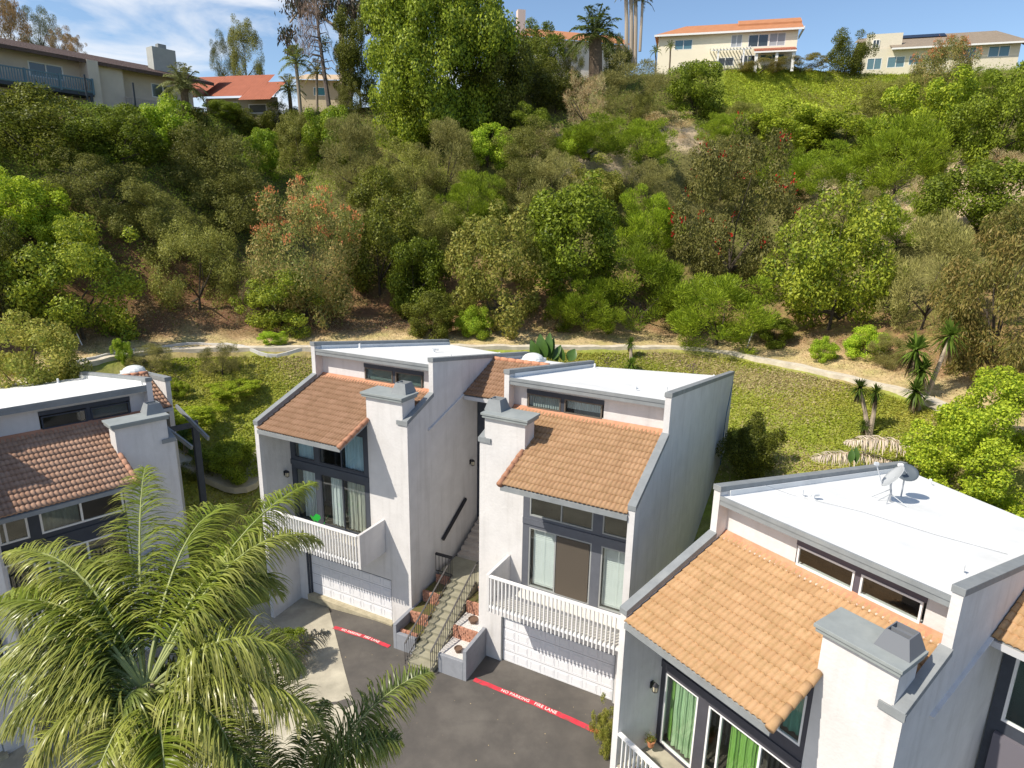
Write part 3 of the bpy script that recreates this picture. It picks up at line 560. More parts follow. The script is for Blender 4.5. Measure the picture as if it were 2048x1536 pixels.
# driveway: asphalt sheet, concrete pad
def sheet(name,fx,xr,yr,st,dz,m,kind='structure'):
    xs=np.arange(xr[0],xr[1],st);yy=np.arange(yr[0],yr[1],st);X,Y=np.meshgrid(xs,yy);k=fx(X,Y)
    id_=np.arange(X.size).reshape(X.shape);q=np.stack([id_[:-1,:-1],id_[:-1,1:],id_[1:,1:],id_[1:,:-1]],-1);c=k[:-1,:-1]&k[1:,1:]&k[:-1,1:]&k[1:,:-1]
    o=arr_mesh(name,np.stack([X,Y,zdr(X,Y)+dz],-1).reshape(-1,3),q[c],None,m,None,True)
    bm=bmesh.new();bm.from_mesh(o.data);bmesh.ops.delete(bm,geom=[v for v in bm.verts if not v.link_faces],context='VERTS');bm.to_mesh(o.data);bm.free();return tag(o,kind=kind)
ASPH=mat('asphalt',(.125,.112,.10),.9,col2=(.085,.078,.072),nscale=.7,bump=.5,bscale=70,detail=12)
def asphnodes():
    nt=ASPH.node_tree;b=nt.nodes['Principled BSDF'];src=b.inputs['Base Color'].links[0].from_socket;tc=N(nt,'ShaderNodeTexCoord');v=N(nt,'ShaderNodeTexVoronoi');v.inputs['Scale'].default_value=2.6;v.inputs['Randomness'].default_value=1
    nt.links.new(tc.outputs['Object'],v.inputs[0]);l=N(nt,'ShaderNodeMath',operation='LESS_THAN');l.inputs[1].default_value=.055;nt.links.new(v.outputs[0],l.inputs[0])
    w_=N(nt,'ShaderNodeTexWhiteNoise');nt.links.new(v.outputs['Position'],w_.inputs[0]);g=N(nt,'ShaderNodeMath',operation='MULTIPLY');nt.links.new(l.outputs[0],g.inputs[0]);nt.links.new(w_.outputs[0],g.inputs[1])
    mx=N(nt,'ShaderNodeMix',data_type='RGBA');nt.links.new(g.outputs[0],mx.inputs[0]);nt.links.new(src,mx.inputs[6]);mx.inputs[7].default_value=(.5,.38,.2,1);nt.links.new(mx.outputs[2],b.inputs['Base Color'])
asphnodes()
weather(ASPH,(.35,.35,.35),.35,(.16,.15,.135),.5,.7);weather(ASPH,(1.1,1.1,1.1),.3,(.06,.058,.056),.58,.75);weather(ASPH,(.25,2.2,.25),.2,(.06,.058,.056),.58,.7);weather(CONC,(.5,.5,.5),.5,(.22,.19,.16),.5,.7);weather(RED,(5,5,5),.75,(.20,.09,.08),.52,.62)
sheet('driveway',lambda X,Y:(Y<np.interp(X,FX,FY)+.6),(-34,20),(2,29),.5,0,ASPH)
edge=[(-8.9,27.3),(-8.61,26.55),(-6.49,21.64),(-4.37,16.9),(-2.3,12),(-.5,7.8),(1,4)]
ex=[p[0] for p in edge][::1];ey=[p[1] for p in edge]
xs=[];V=[];Qd=[]
for i,(x,y) in enumerate([(a,b) for a,b in zip(np.interp(np.linspace(0,6,40),range(7),ex),np.interp(np.linspace(0,6,40),range(7),ey))]):
    for j in range(30):
        X=x-j*.6; V.append((X,y,float(zdr(X,y))+.012))
for i in range(39):
    for j in range(29): a=i*30+j; Qd.append((a,a+1,a+31,a+30))
V=np.array(V); cpd=arr_mesh('pavement',V,np.array(Qd),None,CONC,None,True); tag(cpd,kind='structure')
def ribbon(name,pts,wd,m,dz=.03,thick=.0,zf=None,kind='structure',label=None,cat=None):
    P=[np.array(p,float) for p in pts];V=[];Q=[]
    D=[]
    for a,b in zip(P,P[1:]):
        n=max(2,int(np.linalg.norm(b-a)/.6));D+=[a+(b-a)*i/n for i in range(n)]
    D.append(P[-1]);D=np.array(D)
    for i in range(3): D[1:-1]=(D[:-2]+D[2:]+2*D[1:-1])/4
    for i,p in enumerate(D):
        d=D[min(i+1,len(D)-1)]-D[max(i-1,0)];n=np.array([-d[1],d[0]])/np.linalg.norm(d)
        q=[p-n*wd/2,p+n*wd/2]; zz=[ (float(terrain(*s_)) if zf is None else zf(*s_)) for s_ in q]; z=max(zz)+dz
        V+=[(q[0][0],q[0][1],z),(q[1][0],q[1][1],z),(q[0][0],q[0][1],z-.35),(q[1][0],q[1][1],z-.35)]
        if i: k=4*i; Q+=[(k-4,k,k+1,k-3),(k-2,k+2,k,k-4),(k-3,k+1,k+3,k-1)]
    o=MB().add(V,Q).build(name,m); return tag(o,label,cat,kind=kind)
PATHC=mat('path_concrete',(.62,.55,.44),.95,noise=.25,nscale=1.6,bump=.4,bscale=10,detail=8)
def pxz(x,y,z): r=ray(x,y);k=(z-17.7)/r[2];return (CAM+r*k)[:2]
ribbon('path',[pxz(x,y,8.7) for x,y in pts_[1:-1]],.75,PATHC,.04)
# raised white kerb of the drainage ditch on the left
ribbon('drain_kerb',[pxz(x,y-5,8.95) for x,y in [(0,770),(154,719),(229,703),(325,690),(400,684),(470,688),(530,696),(615,690)]],.14,mat('kerb_white',(.6,.58,.55),.9),.16,kind=None,label='pale curved concrete kerb of the drainage ditch above the left townhouses',cat='kerb')
# side walk between D and A
wk=[hit(x,y,20,45)[:2] for x,y in ((335,905),(360,925),(420,956),(465,980),(492,990),(503,965),(518,935),(530,905))]
ribbon('walkway',wk,1.1,CONC,.05)
# ------------------------------------------------------------------ fire-lane stripes
def stripe(p0,p1,wd,txt,t0,label,sc_=1.):
    p0=Vector((*p0,0));p1=Vector((*p1,0));L_=(p1-p0).length;ang=math.atan2(p1.y-p0.y,p1.x-p0.x);ca,sa=math.cos(ang),math.sin(ang)
    zz=float(zdr(p0.x,p0.y)); rel=lambda x,y:float(zdr(p0.x+x*ca-y*sa,p0.y+x*sa+y*ca))-zz
    m=MB();n=24;V=[];rg=random.Random(4)
    for i in range(n+1):
        x=L_*i/n
        for y in (-wd/2+rg.uniform(-.012,.012),wd/2+rg.uniform(-.012,.012)): V.append((x,y,rel(x,y)))
    m.add(V,[(2*i,2*i+2,2*i+3,2*i+1) for i in range(n)])
    o=m.build('fire_lane_stripe',RED);o.location=(p0.x,p0.y,zz+.02);o.rotation_euler=(0,0,ang)
    tag(o,label,'road marking','red fire lane stripes on the asphalt')
    for word,dx in zip(txt.split('   '),(-.62,.66)):
        cu=bpy.data.curves.new('t','FONT');cu.body=word;cu.size=wd*.86;cu.align_x='CENTER';cu.align_y='CENTER';cu.space_character=1.08;cu.offset=.004
        t=bpy.data.objects.new('t',cu);C.objects.link(t);bpy.context.view_layer.update();me=bpy.data.meshes.new_from_object(t.evaluated_get(bpy.context.evaluated_depsgraph_get()));bpy.data.objects.remove(t)
        for v in me.vertices: v.co.x+=L_*t0+dx*wd/.22; v.co.z=rel(v.co.x,v.co.y)+.005
        me.name='stencil_text';me.materials.clear();me.materials.append(WPAINT);q=bpy.data.objects.new('stencil_text',me);C.objects.link(q);q.parent=o
stripe((-1.28,21.3),(3.46,18.82),.22,'NO PARKING   FIRE LANE',.46,'long red painted stripe with white stencil lettering in front of the shuttered townhouse garage')
stripe((-7.77,24.65),(-5.0,23.17),.2,'NO PARKING   FIRE LANE',.50,'short red painted stripe with white lettering left of the grey planter, half in shade')
# ------------------------------------------------------------------ stairs between A and B
st=empty('staircase',(-3.5,21.85,0),label='long concrete stairway climbing between the two middle townhouses',cat='stairs')
d1=Vector((.42,.907,0)); n1_=Vector((.907,-.42,0)); wst=1.18
S0=Vector((-3.5,21.85,0))-st.location+Vector((0,0,0))
fl=MB();ns=12;tr_=.31;rs=.168
for i in range(ns):
    a=S0+d1*(i*tr_);b=S0+d1*(i*tr_+tr_+.03 if i<ns-1 else i*tr_+1.6)
    z=(i+1)*rs
    c=[a-n1_*wst/2,a+n1_*wst/2,b+n1_*wst/2,b-n1_*wst/2]; lo=-.3
    fl.hexa([(p.x,p.y,lo) for p in c],[(p.x,p.y,z-.05) for p in c])
    e=[a-n1_*wst/2-d1*.03,a+n1_*wst/2-d1*.03,b+n1_*wst/2,b-n1_*wst/2]
    fl.hexa([(p.x,p.y,z-.05) for p in e],[(p.x,p.y,z) for p in e])
fl.build('lower_flight',STAIRC,st)
zl_=ns*rs
L0=S0+d1*(ns*tr_)
ld_=MB();c=[L0-n1_*1.35,L0+n1_*1.3,L0+n1_*1.3+d1*1.5,L0-n1_*1.35+d1*1.5];ld_.hexa([(p.x,p.y,zl_-.35) for p in c],[(p.x,p.y,zl_-.004) for p in c]);ld_.build('landing',STAIRC,st)
uf=MB();U0=L0+d1*1.5;wu=2.3
for i in range(10):
    a=U0+d1*(i*.34);b=U0+d1*(i*.34+.36 if i<9 else i*.34+5);z=zl_+(i+1)*.165
    c=[a-n1_*1.25,a+n1_*1.25,b+n1_*1.25,b-n1_*1.25];uf.hexa([(p.x,p.y,zl_-.5) for p in c],[(p.x,p.y,z) for p in c])
uf.build('upper_flight',mat('stair_pale',(.47,.41,.35),.9,noise=.15,nscale=2,bump=.3,bscale=25),st)
def railing(side,label,ext=None):
    r=empty('stair_railing',st.location,label=label,cat='railing',group='black metal railings of the stairway')
    o=n1_*(side*(wst/2+.02)); a=S0+o-d1*.15;b=S0+o+d1*(ns*tr_-.1);up=Vector((0,0,.92))
    za=Vector((0,0,.12));zb_=Vector((0,0,zl_))
    t=MB();t.bar(a+za+up,b+zb_+up,.06,.035);t.bar(a+za+Vector((0,0,.1)),b+zb_+Vector((0,0,.1)),.03,.03)
    if ext: 
        for q,w_ in ext: t.bar(b+zb_+up,q,.06,.035) if w_ else None
    t.build('handrail',mat('worn_black_rail',(.06,.055,.055),.4,spec=.6,noise=.3,nscale=8),r)
    n=27;b0=None
    for i in range(n):
        p=a+(b-a)*(i/(n-1))+za*(1-i/(n-1))+zb_*(i/(n-1))
        if b0 is None:
            b0=MB().box(-.011,.011,-.011,.011,-.05,.91).build('baluster',BLACK,r);q=b0
        else: q=b0.copy();C.objects.link(q);q.parent=r
        q.location=p
    return r,b+zb_+up,b0
r1_,e1_,bb=railing(-1,'black metal railing on the left side of the lower stair flight')
r2_,e2_,bb2=railing(1,'black metal railing on the right side of the lower stair flight')
# cross guard on landing (left)
g=empty('guard_rail',st.location,label='short black guard rail at the left end of the stair landing',cat='railing')
gp=L0-n1_*(wst/2+.02)+d1*(-.1)+Vector((0,0,zl_));ge=gp-n1_*.85
t=MB();t.bar(gp+Vector((0,0,.92)),ge+Vector((0,0,.92)),.1,.1);t.bar(gp+Vector((0,0,.08)),ge+Vector((0,0,.08)),.03,.03);t.build('top_rail',BLACK,g)
for i in range(6):
    p=gp+(ge-gp)*(i/5); MB().box(p.x-.011,p.x+.011,p.y-.011,p.y+.011,p.z+.05,p.z+.9).build('baluster',BLACK,g)
g=empty('upper_railing',st.location,label='black metal railing beside the upper stair flight, against the shuttered townhouse',cat='railing')
ua=U0+n1_*.62+Vector((0,0,zl_));ub2=ua+d1*3.1+Vector((0,0,1.5))
t=MB();t.bar(ua+Vector((0,0,.95)),ub2+Vector((0,0,.95)),.05,.035);t.bar(ua+Vector((0,0,.95)),L0+n1_*(wst/2+.02)-d1*.1+Vector((0,0,zl_+.92)),.05,.035);t.build('handrail',BLACK,g)
for i in range(12):
    p=ua+(ub2-ua)*(i/11);MB().box(p.x-.011,p.x+.011,p.y-.011,p.y+.011,p.z-.1,p.z+.95).build('baluster',BLACK,g)
MB().bar((.09,2.4,3.28),(.09,4.45,4.5),.1,.16).build('wall_handrail',BLACK,hA)
# terraced planters beside the stairs
def lp(u,v,z=0): p=S0+n1_*u+d1*v; return Vector((p.x,p.y,z))
def lbox(mb,u0,u1,v0,v1,z0,z1): 
    c=[lp(u0,v0),lp(u1,v0),lp(u1,v1),lp(u0,v1)];return mb.hexa([(p.x,p.y,z0) for p in c],[(p.x,p.y,z1) for p in c])
pl=empty('planter',st.location,label='grey walled planter with brick terraces, left of the stairs',cat='planter',group='grey planters flanking the stairs')
w_=MB();lbox(w_,-1.72,-1.56,.6,2.5,-.3,1.12);lbox(w_,-1.56,-.64,.6,.76,-.3,.72);w_.build('wall',PLGREY,pl,bevel=.015)
s_=MB();lbox(s_,-1.56,-.62,.76,1.7,-.2,.62);lbox(s_,-1.56,-.62,1.7,2.6,-.2,1.1);lbox(s_,-1.5,-.62,2.6,3.6,-.2,1.55);s_.build('soil',SOIL,pl)
s_=MB()
def bricks(mb,u0,u1,v,z0,z1,rgs=random.Random(5)):
    z=z0;k=0
    while z<z1-.02:
        u=u0-(k%2)*.1
        while u<u1:
            a,b=max(u,u0),min(u+.19,u1)
            if b-a>.04: j=rgs.uniform(-.02,.02);lbox(mb,a+.005,b-.005,v+j,v+.11+j,z,z+.085)
            u+=.2
        z+=.09;k+=1
    return mb
for q in ((-1.54,-.64,1.62,.62,1.16),(-1.5,-.64,2.55,1.1,1.6),(-1.4,-.64,3.5,1.5,1.95),(-1.5,-.66,.78,.62,.76)): bricks(MB(),*q).build('brick_edging',BRICK,pl)
pr=empty('planter',st.location,label='grey walled planter with white gravel and brick terraces, right of the stairs',cat='planter',group='grey planters flanking the stairs')
w_=MB();lbox(w_,1.86,2.02,.2,1.9,-.3,1.3);lbox(w_,.72,1.86,.2,.34,-.3,.78);w_.build('wall',PLGREY,pr,bevel=.015)
s_=MB();lbox(s_,.66,1.86,.34,1.55,-.2,.70);lbox(s_,.66,1.85,1.55,2.7,-.2,1.18);s_.build('gravel',GRAVEL,pr)
s_=MB();lbox(s_,.66,1.6,2.7,3.7,-.2,1.62);s_.build('soil',SOIL,pr)
for q in ((.68,1.84,1.48,.7,1.24),(.68,1.9,2.62,1.18,1.72),(.72,1.9,3.6,1.62,1.86)): bricks(MB(),*q).build('brick_edging',BRICK,pr)
def pot(p,r,h,m,label,plant=True,rim=True):
    o=empty('plant_pot',p,label=label,cat='plant pot',group='pots around the townhouses')
    MB().lathe((0,0,0),[(r*.65,0),(r*.95,h*.85),(r*1.08,h*.86),(r*1.08,h),(r*.92,h),(r*.88,h*.8),(.01,h*.8)],16).build('pot',m,o,smooth=False)
    if plant:
        rg=np.random.default_rng(int(r*1000));n=160;P=rg.normal(0,1,(n,3))*np.array([r*.6,r*.6,r*.5])+np.array([0,0,h+r*.6]);V,Q,c=leaves(P,P-np.array([0,0,h]),r*.6,.3,np.tile([.20,.22,.05],(n,1)),rg);arr_mesh('plant',V,Q,c,LEAF,o)
    return o
q=lp(1.35,.75,.70)+st.location;pot(q,.16,.2,mat('dark_pot',(.16,.10,.07),.7),'small dark brown pot on the lower gravel terrace right of the stairs',False)
q=lp(1.3,2.1,1.18)+st.location;pot(q,.2,.2,MATS['dark_pot'],'round brown bowl on the upper gravel terrace right of the stairs',False)
# pots on the balconies of C
mC=hC.matrix_basis; bpy.context.view_layer.update()
def hw(key,u,v,z): r,m,d=HOUSES[key];return r.matrix_world@Vector((m*u,v,z))
pot(hw('C',6.15,-.45,4.02),.13,.22,TERRA,'small terracotta pot with green plant on a wall bracket of the nearest townhouse')
pot(hw('C',5.45,-1.3,3.80),.18,.3,TERRA,'terracotta pot behind the white railing of the nearest townhouse, larger of the two')
pot(hw('C',5.75,-1.35,3.80),.13,.22,TERRA,'terracotta pot behind the white railing of the nearest townhouse, smaller of the two')
# bright leafed plant on A's balcony
pp=empty('potted_plant',hw('A',4.2,-.9,3.8),label='bright green broad-leafed plant showing above the white balcony railing of the left middle townhouse',cat='plant')
MB().lathe((0,0,0),[(.12,0),(.17,.32),(.15,.32),(.01,.28)],14).build('pot',WHITE,pp)
V=[];Q=[];
for i,(a,el,l) in enumerate(((0,1.1,.9),(2.1,.9,.8),(4.0,1.2,1.0),(5.2,.8,.75))):
    d=Vector((math.cos(a)*math.cos(el),math.sin(a)*math.cos(el),math.sin(el)));s_=d.cross(Vector((0,0,1))).normalized();b=d*l*.6+Vector((0,0,.3));n=len(V)
    pts2=[b]+[b+d*(l*.45*t_)+s_*k*.17*math.sin(math.pi*t_)**.6 for t_,k in ((.3,1),(.7,1))]+[b+d*l*.45]+[b+d*(l*.45*t_)+s_*k*.17*math.sin(math.pi*t_)**.6 for t_,k in ((.7,-1),(.3,-1))]
    V+=[tuple(x) for x in pts2];Q+=[(n,n+1,n+2,n+3,n+4,n+5)];
MB().add(V,Q).build('leaf',mat('bright_leaf',(.03,.42,.05),.4),pp); 
tt=MB();[tt.tube([(0,0,.25),(math.cos(a)*math.cos(el)*l*.6,math.sin(a)*math.cos(el)*l*.6,.3+math.sin(el)*l*.6)],.012,5) for a,el,l in ((0,1.1,.9),(2.1,.9,.8),(4.0,1.2,1.0),(5.2,.8,.75))];tt.build('stem',MATS['bright_leaf'],pp)
# ------------------------------------------------------------------ satellite dish on C
zr=lambda v:11.59-.15*(v-1.95)
dloc=hw('C',4.35,8.15,zr(8.15)); ds=empty('satellite_dish',dloc,label='grey satellite dish on a tripod mast standing on the nearest flat white roof',cat='satellite dish')
MB().tube([(0,0,0),(.0,.0,.35),(-.06,0,.62),(-.05,0,.85)],.035,8).build('mast',METALG,ds)
t=MB();[t.tube([(0,0,.5 if i<2 else .3),(.62*math.cos(a),.62*math.sin(a),.0)],.014,5) for i,a in enumerate((2.6,4.0,5.4,3.3))];t.build('strut',METALG,ds)
# dish: shallow ellipsoid cap facing up-left
nrm=Vector((-.74,.27,.60)).normalized();uu=nrm.cross(Vector((0,0,1))).normalized();vv=nrm.cross(uu);V=[];Q=[];nn=28
cc_=Vector((-.02,0,.98))
for k in range(7):
    r_=k/6
    for j in range(nn): a=j/nn*2*math.pi;V.append(cc_+uu*(.46*r_*math.cos(a))+vv*(.50*r_*math.sin(a))+nrm*(.10*(r_*r_)-.05))
Q=[(k*nn+j,k*nn+(j+1)%nn,(k+1)*nn+(j+1)%nn,(k+1)*nn+j) for k in range(6) for j in range(nn)]
ds.scale=(.9,.9,.9)
rd=MB().add(V,Q).build('reflector',mat('dish_grey',(.38,.40,.42),.6),ds,smooth=True);md=rd.modifiers.new('s','SOLIDIFY');md.thickness=.02
lo_=cc_+vv*.5*(1 if (vv.z<0) else -1)
t=MB();feed=cc_+nrm*.75+Vector((-.1,-.15,.0));t.tube([lo_,feed],.02,6);t.box(feed.x-.07,feed.x+.07,feed.y-.05,feed.y+.05,feed.z-.04,feed.z+.06);t.build('feed_arm',mat('pale_grey_metal',(.55,.57,.6),.5),ds)
d2=empty('antenna_mast',dloc+Vector((.85,.75,-.05)),label='dark second dish seen edge-on behind the grey dish at the roof corner',cat='satellite dish')
V=[];n2_=Vector((-.25,-.55,.8)).normalized();u2=n2_.cross(Vector((0,0,1))).normalized();v2=n2_.cross(u2);c2=Vector((.05,0,.75))
for k in range(5):
    for j in range(20): a=j/20*2*math.pi;V.append(c2+u2*(.34*k/4*math.cos(a))+v2*(.34*k/4*math.sin(a))+n2_*(.07*(k/4)**2))
rd=MB().add(V,[(k*20+j,k*20+(j+1)%20,(k+1)*20+(j+1)%20,(k+1)*20+j) for k in range(4) for j in range(20)]).build('reflector',mat('dark_dish',(.08,.10,.12),.6),d2,smooth=True);md=rd.modifiers.new('s','SOLIDIFY');md.thickness=.02
MB().tube([(0,0,-.1),(0,0,.72)],.025,6).build('mast',METALG,d2)
t=MB();t.tube([c2,c2+n2_*.5+Vector((-.3,0,0))],.012,5);e_=c2+n2_*.5+Vector((-.3,0,0));t.box(e_.x-.09,e_.x+.06,e_.y-.05,e_.y+.05,e_.z-.04,e_.z+.05);t.build('feed_arm',WHITE,d2)
MB().tube([hw('C',6.3,3.2,zr(3.2)+.35)-dloc,hw('C',5.9,4.2,zr(4.2)+.05)-dloc,hw('C',4,5.5,zr(5.5)+.02)-dloc,hw('C',2,6,zr(6)+.02)-dloc,hw('C',.3,6.8,zr(6.8)+.02)-dloc],.006,5).build('cable',GREY,ds)
def roofvent(key,u,v,label,s=1.):
    o=empty('roof_vent',hw(key,u,v,zr(v)),label=label,cat='roof vent',group='small vents on the white roofs')
    MB().lathe((0,0,-.02),[(.22*s,0),(.12*s,.05),(.09*s,.08),(.09*s,.2)],12).build('base',WROOF,o);MB().tube([(-.1,0,.22*s),(.28*s,.1,.18*s)],.09*s,10).build('hood',WROOF,o)
roofvent('A',3.6,7.3,'white hooded vent on the white roof left of the stairway');roofvent('C',5.3,5.1,'small white vent on the nearest white roof, left of the dish',.8)
roofvent('B',4.9,3.6,'tiny vent near the right front corner of the shuttered townhouse roof',.4)
# ------------------------------------------------------------------ hilltop houses
def basis(p0,p1):   # frame along the facade, x to the right, y away from the camera
    ang=math.atan2(p1[1]-p0[1],p1[0]-p0[0]); return ang
def hillhouse(x0,y0,Y0,x1,y1,Y1,label,wallm,build,name='house'):
    a=at(x0,y0,Y0);b=at(x1,y1,Y1);ang=basis(a,b);L_=math.hypot(b[0]-a[0],b[1]-a[1])
    r=empty(name,(a[0],a[1],a[2]),ang,label=label,cat='house');build(r,L_);return r
def win(root,x0,x1,z0,z1,y,fr=WHITE,gl=None,sp=0,fw=.09):
    o=window(root,1,x0,x1,z0,z1,y,fr,tuple(x0+(x1-x0)*(i+1)/(sp+1) for i in range(sp)),fw,glass=gl or GLASSD,depth=.12);return o
SPAN=stripes('spanish_tile',(.60,.27,.13),(.36,.15,.07),2.1,0);SPANR=stripes('red_tile',(.46,.15,.085),(.22,.07,.04),1.5,0);SHING=stripes('brown_shingle',(.36,.29,.22),(.25,.20,.15),5,1,extra=6);DKSH=stripes('dark_shingle',(.13,.085,.07),(.08,.055,.05),5,1,extra=4)
def cream(r,L_):
    k=L_/20.5; h=5.9
    ops=[(2.6,5.4,3.3,4.95),(11.3,13.,3.3,5.35),(13.9,16.9,3.2,5.2),(17.,19.4,3.2,5.3) ,(4.5,7.2,.2,.9),(9.4,12.0,.3,1.7),(13.0,15.2,.3,1.9),(15.9,19.5,.9,1.9)]
    ops=[(a*k*.97,b*k*.97,c,d) for a,b,c,d in ops]
    holes(MB(),0,L_,-7,h,0,.25,ops).build('wall',CREAM,r)
    MB().add([(L_,0,-7),(L_,9,-7),(L_,9,h),(L_,4.5,h+2.6),(L_,0,h)],[(0,1,2,3,4)]).add([(0,0,-2.5),(0,9,-2.5),(0,9,h),(0,0,h)],[(0,1,2,3)]).build('side_wall',CREAM,r)
    rf=MB();o=.6
    rf.add([(-o,-o,h-.12),(L_+o,-o,h-.12),(L_+o,4.5,h+2.7),(3.6,4.5,h+2.7)],[(0,1,2,3)]).add([(-o,-o,h-.12),(3.6,4.5,h+2.7),(-o,9.6,h-.12)],[(0,1,2)]).add([(L_+o,4.5,h+2.7),(3.6,4.5,h+2.7),(-o,9.6,h-.12),(L_+o,9.6,h-.12)],[(0,1,2,3)]);rf.build('roof',SPAN,r)
    rf=MB();rf.add([(L_*.58,2.4,h+1.85),(L_+o,2.4,h+1.85),(L_+o,4.6,h+3.15),(L_*.58,4.6,h+3.15),(L_*.58,2.4,h+1.5),(L_+o,2.4,h+1.5)],[(0,1,2,3),(0,1,5,4)]);rf.build('upper_roof',SPAN,r)
    MB().box(-o,L_+o,-o-.1,-o,h-.42,h-.1).box(L_+o-.02,L_+o+.1,-o,4.5,h-.4,h+.1).build('gutter',WHITE,r)
    for i,(a,b,c,d) in enumerate(ops): win(r,a,b,c,d,.05,WHITE,GLASSB if i in(0,7) else (mat('grey_blind',(.33,.35,.38),.6) if i in (1,3) else GLASSD),1)
    p=MB();p.bar((L_*.40,-1.9,2.45),(L_*.68,-1.9,2.45),.12,.22)
    for i in range(13): x=L_*(.39+.28*i/12);p.bar((x,-2.5,2.62),(x,-.05,2.75),.09,.18)
    p.build('pergola',WHITE,r)
    for x in (L_*.45,L_*.63): MB().box(x-.12,x+.12,-2.0,-1.8,-1,2.34).build('pergola_post',WHITE,r)
    q=MB();q.add([(L_*.70,-2.4,2.0),(L_-.2,-2.4,2.0),(L_-.2,0,2.95),(L_*.70,0,2.95),(L_*.70,-2.4,1.7),(L_-.2,-2.4,1.7)],[(0,1,2,3),(0,1,5,4)]);q.build('porch_roof',SPANR,r);[MB().box(x-.18,x+.18,-2.2,-1.9,-1.5,1.7).build('porch_post',WHITE,r) for x in (L_*.72,L_*.86,L_-.5)];MB().box(L_*.7,L_-.2,-2.45,-2.38,1.55,1.8).build('porch_beam',WHITE,r)
def solar(r,L_):
    h=4.9
    ops=[(2.,3.6,2.7,4.3),(1.2,4.6,-.4,1.6),(5.8,9.8,-.2,1.7),(10.6,13.,.1,1.7),(15.,16.,.2,1.8),(22.,25.,.8,2.6),(27.5,32,.8,2.6)]
    ops=[(a*L_/34,b*L_/34,c,d) for a,b,c,d in ops]
    holes(MB(),0,L_,-7,3.1,0,.25,[o for o in ops if o[2]<2.7 and o[3]<3.1]).box(.3,5,.6,.8,2,h+1).build('wall',mat('beige_wall',(.66,.60,.48),.9,noise=.05),r)
    for i,o in enumerate(ops):
        if o[3]<3.1: win(r,*o,.05,WHITE,GLASSB,1 if i else 2)
    win(r,2*L_/34,3.6*L_/34,3.5,4.9,.55,WHITE,GLASSD,1)
    rf=MB();rf.add([(3.6,-.9,2.95),(L_+.8,-.9,2.95),(L_-1.5,6,6.9),(0,6,6.9),(-1,3,5.3),(3.2,3,5.3)],[(0,1,2,3,4,5)]).add([(L_+.8,-.9,2.95),(L_+2.5,6,4),(L_-1.5,6,6.9)],[(0,1,2)]).add([(0,6,6.9),(L_-1.5,6,6.9),(L_-1.5,12,4),(0,12,4)],[(0,1,2,3)]);rf.build('roof',SHING,r)
    MB().box(3.5,L_+.8,-1.0,-.9,2.65,2.93).build('gutter',WHITE,r)
    s_=MB();y0,z0,y1,z1=3.9,5.78,5.5,6.72
    s_.hexa([(3.0,y0,z0),(L_*.58,y0,z0),(L_*.58,y1,z1),(3.0,y1,z1)],[(3.0,y0-.05,z0+.12),(L_*.58,y0-.05,z0+.12),(L_*.58,y1-.05,z1+.12),(3.,y1-.05,z1+.12)]);s_.build('solar_panel',mat('solar_black',(.012,.014,.022),.25,spec=.6),r)
def decked(r,L_):
    h=2.6; ops=[(-1.6,.9,.1,2.2),(3.7,6.0,.9,2.0),(12.6,14.6,.7,1.9)]
    holes(MB(),-6,L_,-1.,h,0,.2,ops).build('wall',PINKW,r)
    for o in ops: win(r,*o,.05,WHITE,GLASSD,1)
    MB().box(7.2,8.0,-1.8,0,-3.6,h).box(7.95,10.,-1.1,0,-2.2,h).build('bay_wall',PINKW,r)
    MB().add([(-7,-1.9,h+.0),(L_+1.4,-1.6,h),(L_+.8,3.5,h+1.3),(-7,3.5,h+1.3),(-7,-1.9,h-.28),(L_+1.4,-1.6,h-.28)],[(0,1,2,3),(0,1,5,4)]).add([(-7,-1.9,h-.02),(L_+1.4,-1.6,h-.02),(L_,0,h-.02),(-7,0,h-.02)],[(0,1,2,3)]).build('roof',DKSH,r)
    c=MB().box(13.2,15.2,.4,1.7,h+.1,h+2.5);c.build('chimney',mat('chimney_grey',(.40,.41,.39),.9,noise=.08),r);MB().box(13.9,14.6,.8,1.4,h+2.5,h+2.9).build('chimney_cap',GREY,r)
    bl=mat('blue_grey_rail',(.12,.19,.24),.7)
    d=MB();d.box(-6,7.4,-1.9,0,-.25,0);d.box(9.8,L_+.6,-1.5,0,-1.1,-.9);d.build('deck',DARK,r)
    rl=MB();rl.box(-6,7.4,-1.95,-1.87,1.0,1.1);rl.box(-6,7.4,-1.95,-1.87,.05,.15);rl.box(-6,7.4,-1.88,-1.86,-.25,.05)
    for i in range(7): x=-6+i*2.23;rl.box(x-.07,x+.07,-1.98,-1.84,-.1,1.15)
    x=-5.9
    while x<7.4: rl.box(x,x+.07,-1.93,-1.90,.15,1.0);x+=.17
    rl.build('deck_railing',bl,r)
    rl=MB();rl.box(9.8,L_+.6,-1.55,-1.47,.1,.2);rl.box(9.8,L_+.6,-1.55,-1.47,-.95,-.85);x=9.8
    while x<L_+.6: rl.box(x,x+.06,-1.53,-1.49,-.85,.1);x+=.15
    rl.build('balcony_railing',mat('taupe_rail',(.42,.36,.33),.8),r)
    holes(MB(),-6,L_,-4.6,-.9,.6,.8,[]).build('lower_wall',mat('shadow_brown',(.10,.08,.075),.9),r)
    [MB().box(x-.09,x+.09,-1.9,-1.75,-4.6,-.25).build('post',DARK,r) for x in (-3,.5,3.8,7.2)];[MB().box(x-.06,x+.06,-3.1,-3.0,-4.4,1.2).build('pole',DARK,r) for x in (6.5,10.)]
H1=hillhouse(-60,158,60,322,205,73,'long pinkish house with blue-grey deck railing and dark shingle roof, upper left',PINKW,decked)
H2=hillhouse(1313,141,103,1590,121,98,'two-storey cream house with orange tile roof and white pergola on the hilltop',CREAM,cream);H2.scale=(1,1,.80)
